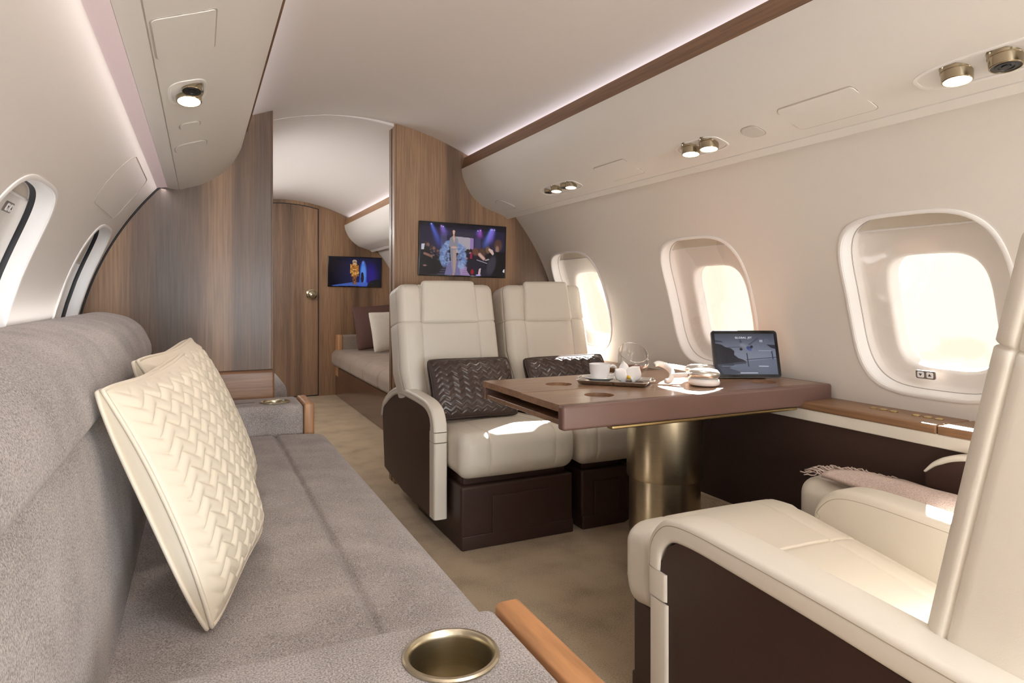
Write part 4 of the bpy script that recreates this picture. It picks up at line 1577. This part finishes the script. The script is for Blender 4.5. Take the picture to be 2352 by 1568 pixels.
# runway picture: a walking figure in a feathered blue gown between two seated rows
p = Paint(320, 180, (28, 25, 44))
p.ell(.5, .30, .6, .30, (40, 36, 66), .8, 1.5)
p.poly([(0, 0), (1, 0), (1, .10), (0, .06)], (18, 16, 30))
p.poly([(.33, .13), (.62, .15), (.62, .24), (.33, .22)], (48, 46, 62))
p.poly([(.39, .235), (.60, .25), (.60, .56), (.39, .56)], (168, 160, 170))
p.poly([(.575, .25), (.615, .255), (.615, .52), (.575, .52)], (150, 120, 176))
p.poly([(.23, .2), (.30, .2), (.30, .62), (.23, .62)], (70, 66, 100))
p.poly([(.63, .24), (.70, .25), (.70, .56), (.63, .55)], (60, 54, 92))
for x0, y0, x1, y1, c_, a_ in ((.12, .02, .24, .48, (90, 110, 220), .9), (.235, .05, .27, .22, (170, 110, 220), .7), (.255, .06, .29, .25, (120, 120, 220), .6), (.695, .09, .685, .26, (190, 90, 220), .8), (.665, .1, .66, .2, (120, 110, 210), .5), (.825, .06, .745, .46, (110, 140, 240), .95), (.84, .06, .80, .36, (160, 110, 230), .8), (.865, .06, .81, .3, (120, 120, 230), .7)):
    p.line(x0, y0, x1, y1, .022, c_, a_, .8)
    p.ell(x0, y0, .006, .010, (220, 220, 255), .9, .6)
# floor of the runway
p.poly([(.28, 1.0), (.32, .72), (.46, .70), (.60, 1.0)], (112, 108, 150))
p.poly([(.44, .74), (.50, .76), (.62, 1.0), (.47, 1.0)], (170, 140, 180), .8)
for q in range(7):
    p.line(.20 + .01 * q, .99 - .045 * q, .30, .985 - .045 * q, .006, (120, 110, 150), .5)
    p.line(.48 + .012 * q, .99 - .04 * q, .56, .98 - .04 * q, .006, (90, 70, 120), .6)
# seated rows
for x, y, r in ((.07, .42, .042), (.14, .48, .035), (.185, .53, .026), (.215, .57, .02), (.24, .6, .017)):
    p.ell(x, y, r * .75, r * 1.5, (62, 44, 44), 1, .3)
    p.ell(x + .015, y + .01, r * .45, r * .9, (128, 92, 84), .9, .5)
    p.ell(x - .005, y + .22, r * 1.5, r * 4.6, (16, 14, 20), 1, .25)
p.poly([(0, .7), (.20, .62), (.27, .72), (.22, .96), (.10, 1), (0, 1)], (14, 13, 19))
p.poly([(.012, .415), (.05, .41), (.042, .52), (.012, .52)], (196, 196, 206))
p.line(.05, .60, .13, .645, .022, (140, 98, 86))
p.ell(.055, .83, .02, .014, (150, 108, 98), .9, .5)
p.speck(.10, .25, .5, .72, 30, [(120, 96, 92), (40, 34, 48), (150, 140, 150)], .012, .5)
for x, y, r in ((.52, .54, .022), (.55, .52, .03), (.585, .5, .022), (.615, .53, .035), (.665, .54, .05), (.72, .52, .045)):
    p.ell(x, y, r * .8, r * 1.6, (44, 30, 30), 1, .3)
    p.ell(x, y + .17, r * 1.3, r * 3.6, (26, 20, 34), 1, .3)
p.ell(.64, .52, .038, .075, (104, 66, 54), 1, .5)
p.ell(.72, .54, .04, .10, (84, 58, 44), 1, .5)
p.ell(.79, .47, .028, .07, (112, 84, 54), 1, .4)
p.ell(.915, .37, .048, .12, (86, 58, 50), 1, .4)
p.ell(.905, .45, .02, .07, (150, 116, 104), .9, .6)
p.poly([(.76, .58), (.86, .50), (1, .50), (1, 1), (.80, 1), (.74, .78)], (9, 9, 13))
p.ell(.835, .78, .05, .2, (60, 56, 72), .8, .4, .3)
p.poly([(.795, .47), (.80, .43), (.85, .47), (.865, .54), (.85, .575), (.825, .53)], (206, 176, 168))
p.poly([(.58, .54), (.60, .53), (.60, .66), (.575, .66)], (150, 30, 74))
p.line(.69, .57, .74, .65, .03, (206, 164, 152))
p.ell(.60, .73, .03, .035, (206, 140, 118), .95, .5)
p.ell(.625, .77, .022, .03, (214, 160, 170), .9, .5)
p.ell(.53, .66, .02, .02, (178, 112, 96), .9, .5)
p.poly([(.55, .70), (.72, .66), (.78, .80), (.72, .98), (.58, 1), (.54, .9)], (24, 19, 40))
p.poly([(.685, .86), (.71, .84), (.70, .99), (.675, .98)], (200, 176, 176))
p.ell(.68, .985, .03, .018, (170, 160, 220), 1, .4)
p.ell(.605, .92, .018, .05, (150, 26, 34), 1, .3)
p.line(.66, .68, .78, .74, .008, (170, 160, 176), .8)
p.line(.765, .68, .80, .66, .012, (190, 180, 190), .8)
p.poly([(.985, .86), (1, .84), (1, .92), (.975, .9)], (220, 220, 226))
# the walking figure
for sx_, wob in ((-1, .0), (1, .02)):
    for q in range(26):
        t = q / 25
        p.ell(.375 + sx_ * (.055 + .055 * math.sin(t * 2.6) + .02 * t) + random.uniform(-.012, .012), .36 + t * .44 + wob, .030 * random.uniform(.7, 1.2), .050 * random.uniform(.7, 1.2), random.choice([(122, 146, 190), (104, 128, 176), (148, 168, 206), (84, 104, 152)]), .85, .5)
p.speck(.265, .33, .38, .80, 70, [(160, 178, 214), (92, 112, 158), (128, 150, 194)], .022, .6)
p.speck(.43, .52, .42, .84, 70, [(150, 168, 206), (88, 108, 156), (118, 140, 186)], .022, .6)
p.poly([(.335, .28), (.36, .24), (.40, .24), (.43, .29), (.43, .44), (.405, .50), (.42, .66), (.41, .86), (.40, .97), (.375, .97), (.36, .82), (.345, .60), (.34, .46), (.325, .42)], (136, 134, 146))
p.poly([(.365, .25), (.395, .25), (.388, .37)], (200, 160, 142))
p.poly([(.375, .5), (.41, .5), (.415, .68), (.40, .95), (.382, .95), (.375, .7)], (178, 146, 136), .8)
p.ell(.385, .455, .035, .022, (206, 164, 148), .9, .5)
p.poly([(.372, .20), (.388, .20), (.392, .26), (.368, .26)], (196, 152, 136))
p.ell(.379, .145, .022, .056, (54, 34, 32), 1, .25)
p.ell(.380, .158, .016, .044, (218, 176, 160), 1, .3)
p.poly([(.362, .15), (.368, .15), (.37, .24), (.358, .24)], (54, 34, 32))
p.poly([(.392, .15), (.398, .16), (.402, .24), (.39, .24)], (54, 34, 32))
p.ell(.384, .985, .012, .018, (196, 140, 124), 1, .4)


def tv(name, label, paint, x0, x1, z0, z1, y, roll):
    t = empty(name, ((x0 + x1) / 2, y, (z0 + z1) / 2), label=label, cat='television', rot=(0, roll, 0))
    w_, h_ = x1 - x0, z1 - z0
    mesh('casing', *put(rbox((w_, .016, h_), .003, (1, 1, 1)), (0, -.008, 0)), GLOSS_B, t, angle=None, recalc=False)
    M = Matrix.Translation((0, -.0166, 0)) @ Matrix.Rotation(PI / 2, 4, 'X')
    display('screen', paint, w_ - .016, h_ - .016, t, M)
    return t


tv('wall_television', 'wall screen above the cream seats showing a runway walk in blue feathers', p, 1.107, 1.647, 1.152, 1.460, YR, math.radians(1.2))

# second picture: a figure in a patterned gold suit on a dark stage with a blue cone of light
p = Paint(220, 120, (5, 5, 16))
p.ell(.62, .62, .34, .62, (10, 14, 70), .9, 1.4)
p.ell(.80, .62, .10, .34, (34, 14, 130), .9, 1.2)
p.poly([(.625, .15), (.665, .15), (.70, .5), (.74, 1), (.56, 1), (.60, .5)], (30, 70, 190), .95)
p.ell(.655, .55, .055, .36, (86, 140, 226), .95, .7)
p.ell(.65, .17, .02, .05, (110, 130, 220), .9, .8)
p.poly([(.05, .98), (.45, .86), (.74, .86), (.74, .97), (.10, 1)], (66, 96, 178), .9)
p.poly([(.80, .8), (1, .72), (1, 1), (.72, 1)], (6, 6, 12))
p.speck(.76, .98, .55, .9, 16, [(70, 66, 80), (30, 26, 60)], .02, .6)
p.ell(.635, .60, .026, .10, (14, 10, 24), 1, .2)
p.poly([(.61, .62), (.665, .62), (.67, .74), (.655, .86), (.62, .86), (.605, .74)], (20, 14, 34))
gold = [(196, 132, 44), (150, 90, 26), (226, 176, 96), (88, 48, 18)]
p.poly([(.405, .28), (.44, .235), (.53, .235), (.565, .28), (.565, .55), (.545, .57), (.54, .42), (.535, .66), (.435, .66), (.43, .42), (.42, .56), (.40, .55)], (170, 108, 38))
p.poly([(.445, .66), (.525, .66), (.52, .93), (.495, .95), (.485, .75), (.475, .93), (.455, .93)], (92, 52, 30))
p.speck(.41, .56, .25, .64, 150, gold, .022, .85)
p.speck(.455, .52, .68, .92, 60, [(140, 60, 26), (40, 24, 30), (176, 120, 60)], .018, .8)
p.ell(.485, .135, .042, .06, (176, 158, 132), 1, .25)
p.ell(.487, .185, .022, .055, (206, 164, 144), 1, .3)
p.ell(.487, .16, .03, .02, (70, 40, 26), .9, .4)
p.ell(.46, .22, .012, .06, (196, 150, 90), .9, .5)
p.ell(.515, .22, .012, .06, (196, 150, 90), .9, .5)
tv('wall_television', 'small wall screen by the door showing a gold suit on a blue stage', p, 1.198, 1.763, 1.128, 1.448, Y1 - .032, math.radians(.8))

# tablet leaning by the window
tab = empty('tablet', (1.846, 1.818, TT), math.radians(-25), 'dark tablet leaning upright on the table, airliner picture on its screen', 'tablet')
LEAN = math.radians(-17)
TM = Matrix.Rotation(LEAN, 4, 'X')
tw, th_ = .252, .182


def tabp(V):
    return [TM @ Vector(v) for v in V]


v, f = plate(rrect(tw, th_, .013, 6), 0, .0065)
mesh('casing', tabp([(x, -z + .0065, y + th_ / 2 + .004) for x, y, z in v]), f, SPACE, tab, angle=30)
v, f = plate(rrect(tw - .004, th_ - .004, .012, 6), 0, .0006, .0002)
mesh('glass_front', tabp([(x, -z, y + th_ / 2 + .004) for x, y, z in v]), f, GLOSS_B, tab, angle=30)
# folding stand behind it
v, f = rbox((.20, .004, .12), .0015, (1, 1, 1))
mesh('stand', *put((v, f), (0, .077, .056), (math.radians(24), 0, 0)), GLOSS_B, tab, angle=None, recalc=False)
p = Paint(240, 170, (86, 92, 106))
for q in range(60):
    t = q / 59
    p.mix((np.abs(p.y - t) < .012).astype(float), (66 + int(60 * math.sin(t * 2.4)), 70 + int(62 * math.sin(t * 2.4)), 84 + int(66 * math.sin(t * 2.4))), 1)
p.poly([(0, .24), (.10, .27), (.16, .33), (.25, .36), (.31, .43), (.30, .52), (.36, .60), (.44, .64), (.50, .69), (.47, .74), (.30, .76), (.16, .88), (0, .90)], (24, 27, 40))
p.poly([(.28, .62), (.36, .60), (.50, .69), (.48, .74), (.33, .74)], (34, 28, 40))
p.poly([(0, .16), (.10, .18), (.14, .21), (0, .21)], (50, 54, 66))
p.poly([(0, .86), (.18, .84), (.34, .92), (.42, .97), (.2, 1), (0, 1)], (38, 42, 56))
p.poly([(.86, .27), (1, .28), (1, .38), (.93, .35)], (36, 40, 58))
p.poly([(.0, .76), (.9, .62), (1, .63), (1, 1), (.1, 1)], (76, 86, 106), .5)
p.line(.50, .64, 1.0, .585, .008, (34, 40, 60))
for x0, ya, yb in ((.515, .49, .80), (.935, .44, .62)):
    p.line(x0, ya, x0 + .008, yb, .012, (26, 30, 46))
# the airliner, seen from ahead and below
p.line(.40, .10, .47, .27, .014, (60, 66, 84)); p.line(.72, .12, .57, .27, .014, (58, 64, 84))
p.line(.22, .34, .50, .33, .010, (72, 78, 94)); p.line(.42, .20, .50, .33, .018, (56, 60, 78))
p.line(.45, .28, .55, .36, .05, (126, 130, 142)); p.ell(.56, .36, .045, .05, (52, 60, 112), 1, .3, .4); p.ell(.572, .395, .028, .03, (70, 82, 150), 1, .4)
p.ell(.425, .385, .026, .034, (16, 18, 28), 1, .2); p.ell(.605, .325, .024, .034, (16, 18, 30), 1, .2)
p.poly([(.745, .155), (.80, .155), (.80, .21), (.745, .21)], (160, 166, 178)); p.ell(.865, .185, .032, .045, (112, 118, 134), 1, .2); p.ell(.865, .185, .026, .037, (92, 98, 114), 1, .2)
p.line(.72, .42, .93, .425, .006, (170, 176, 188)); p.line(.70, .80, .85, .805, .010, (190, 196, 206)); p.line(.08, .80, .31, .80, .008, (120, 126, 140))
p.line(.38, .965, .66, .965, .010, (200, 204, 212)); p.speck(.31, .40, .53, .57, 10, [(110, 114, 128)], .012, .8)
M = TM @ Matrix.Translation((0, -.0009, th_ / 2 + .004)) @ Matrix.Rotation(PI / 2, 4, 'X')
scr = display('screen', p, tw - .026, th_ - .026, tab, M)
cv = bpy.data.curves.new('lettering', 'FONT')
cv.body = 'GLOBAL JET'
cv.size = .0098
cv.align_x = 'CENTER'
cv.space_character = 1.25
tmp = bpy.data.objects.new('lettering', cv)
COL.objects.link(tmp)
bpy.context.view_layer.update()
lm = bpy.data.meshes.new_from_object(tmp.evaluated_get(bpy.context.evaluated_depsgraph_get()))
bpy.data.objects.remove(tmp)
lm.transform(TM @ Matrix.Translation((-.004, -.0014, .154)) @ Matrix.Rotation(PI / 2, 4, 'X'))
lm.materials.clear()
link('lettering', lm, LETTER, scr, smooth=False)

# ------------------------------------------------------------------ blanket on the seat by the ledge
bl_ = empty('blanket', (1.74, 1.1, .47), label='dusty pink woven blanket with a twisted fringe thrown over a cream seat', cat='blanket')


def bl_z(x, y):
    # rises and falls in soft folds; x, y in world
    return .512 + .034 * math.exp(-((x - 1.73) / .07) ** 2) + .020 * math.sin((x - 1.6) * 30 + y * 5) * .4 + (1.35 - y) * -.02 - .10 * max(0, y - 1.325)


nx, ny = 26, 30
V, F = [], []
for i in range(nx + 1):
    for j in range(ny + 1):
        u, v_ = i / nx, j / ny
        x = 1.640 + .192 * u
        y = .78 + (.555 - .13 * u + .02 * math.sin(u * 9)) * v_
        V.append((x - 1.74, y - 1.1, bl_z(x, y) - .47))
n0 = len(V)
F = [(i * (ny + 1) + j, (i + 1) * (ny + 1) + j, (i + 1) * (ny + 1) + j + 1, i * (ny + 1) + j + 1) for i in range(nx) for j in range(ny)]
V2 = [(x, y, z - .010) for x, y, z in V]
bd = [i * (ny + 1) for i in range(nx + 1)] + [nx * (ny + 1) + j for j in range(1, ny + 1)] + [i * (ny + 1) + ny for i in range(nx - 1, -1, -1)] + [j for j in range(ny - 1, 0, -1)]
F += [tuple(q + n0 for q in f[::-1]) for f in F]
F += [(bd[q], bd[(q + 1) % len(bd)], bd[(q + 1) % len(bd)] + n0, bd[q] + n0) for q in range(len(bd))]
mesh('cloth', V + V2, F, BLANKET, bl_, angle=None)
parts = []
for i in range(44):
    u = i / 43
    x = 1.642 + .188 * u
    y = .78 + (.555 - .13 * u + .02 * math.sin(u * 9))
    z = bl_z(x, y) - .004
    L = random.uniform(.05, .075)
    dx = random.uniform(-.02, .01)
    pth = [(x + dx * q - 1.74, y + L * q - 1.1, z - .47 + .012 * math.sin(q * 3) * random.uniform(-.4, 1) - .010 * q * q) for q in np.linspace(0, 1, 6)]
    parts.append(tube(pth, .0019, 5))
fr = mesh('fringe', *join(parts), BLANKET, bl_, angle=None)
fr['kind'] = 'stuff'

# small folded cloth lying between the sofa arm and the bulkhead
fc = empty('folded_cloth', (.06, 3.26, .62), label='small folded pale cloth on the wooden box behind the sofa arm', cat='cloth')
fc.location = (.055, 3.272, .690 - .0)

# ================================================================== SLEEPING CABIN BEHIND THE BULKHEADS
div = empty('daybed', (1.6, 5.3, 0), label='taupe daybed on a dark wood base in the sleeping cabin behind the bulkhead', cat='daybed')
do = np.array((1.6, 5.3, 0))


def dmesh(name, VF, mat, parent=None):
    return mesh(name, np.array(VF[0]) - do, VF[1], mat, parent or div, angle=None, recalc=False)


dmesh('base', put(rbox((.53, 3.15, .30), .008, (2, 6, 2)), (1.535, 5.36, .151)), RED_WOOD)
VF = rbox((.72, 3.05, .18), .07, (8, 40, 3), seams=[(1, q) for q in (-1.0, -.5, 0, .5, 1.0)], depth=.010, sw=.012, puff=(.012, 0, .008))
dmesh('mattress', put(VF, (1.58, 5.40, .395)), FABRIC_D)
a_ = dmesh('armrest', put(rbox((.60, .16, .42), .02, (2, 1, 2)), (1.60, 6.855, .42)), FABRIC_D)
dmesh('wood_cap', put(rbox((.045, .17, .43), .008, (1, 1, 2)), (1.292, 6.855, .420)), OAK_X, a_)
dmesh('back_cushion', put(rbox((.10, 2.9, .42), .04, (2, 10, 3)), (1.935, 5.30, .66)), FABRIC_D)
for y in (6.55, 5.9):
    dmesh('latch', put(rbox((.006, .012, .04), .002, (1, 1, 1)), (1.273, y, .19)), BLACK)
pillow_thing('square_pillow', 'plum brown square pillow leaning at the far end of the daybed', 'cushion', (1.62, 6.58, .722), (1, .05, .06), (.0, .30, .95), (.46, .46), .055, (50, 50), PLUM, None, 0, .006, None, .05, piping=False)
pillow_thing('square_pillow', 'silvery chevron pillow propped before the plum one on the daybed', 'cushion', (1.665, 6.24, .694), (.97, .2, .03), (.08, .30, .95), (.40, .40), .05, (100, 100), SILVERY, (.035, .009, .02), .004, .006, None, .05, piping=False)

# low grey seat on the other side of the passage
ls = empty('low_seat', (.0, 4.3, 0), label='grey rounded seat end peeping past the edge of the wooden bulkhead', cat='seat')
mesh('seat_base', *put(rbox((.64, 1.3, .42), .03, (2, 2, 2)), (.06, .05, .212)), FABRIC, ls, angle=None, recalc=False)
mesh('seat_cushion', *put(rbox((.86, 1.35, .20), .085, (4, 4, 1), puff=(.01, .01, .01)), (-.005, .05, .50)), FABRIC, ls, angle=None, recalc=False)
bpy.data.objects.remove(fc)
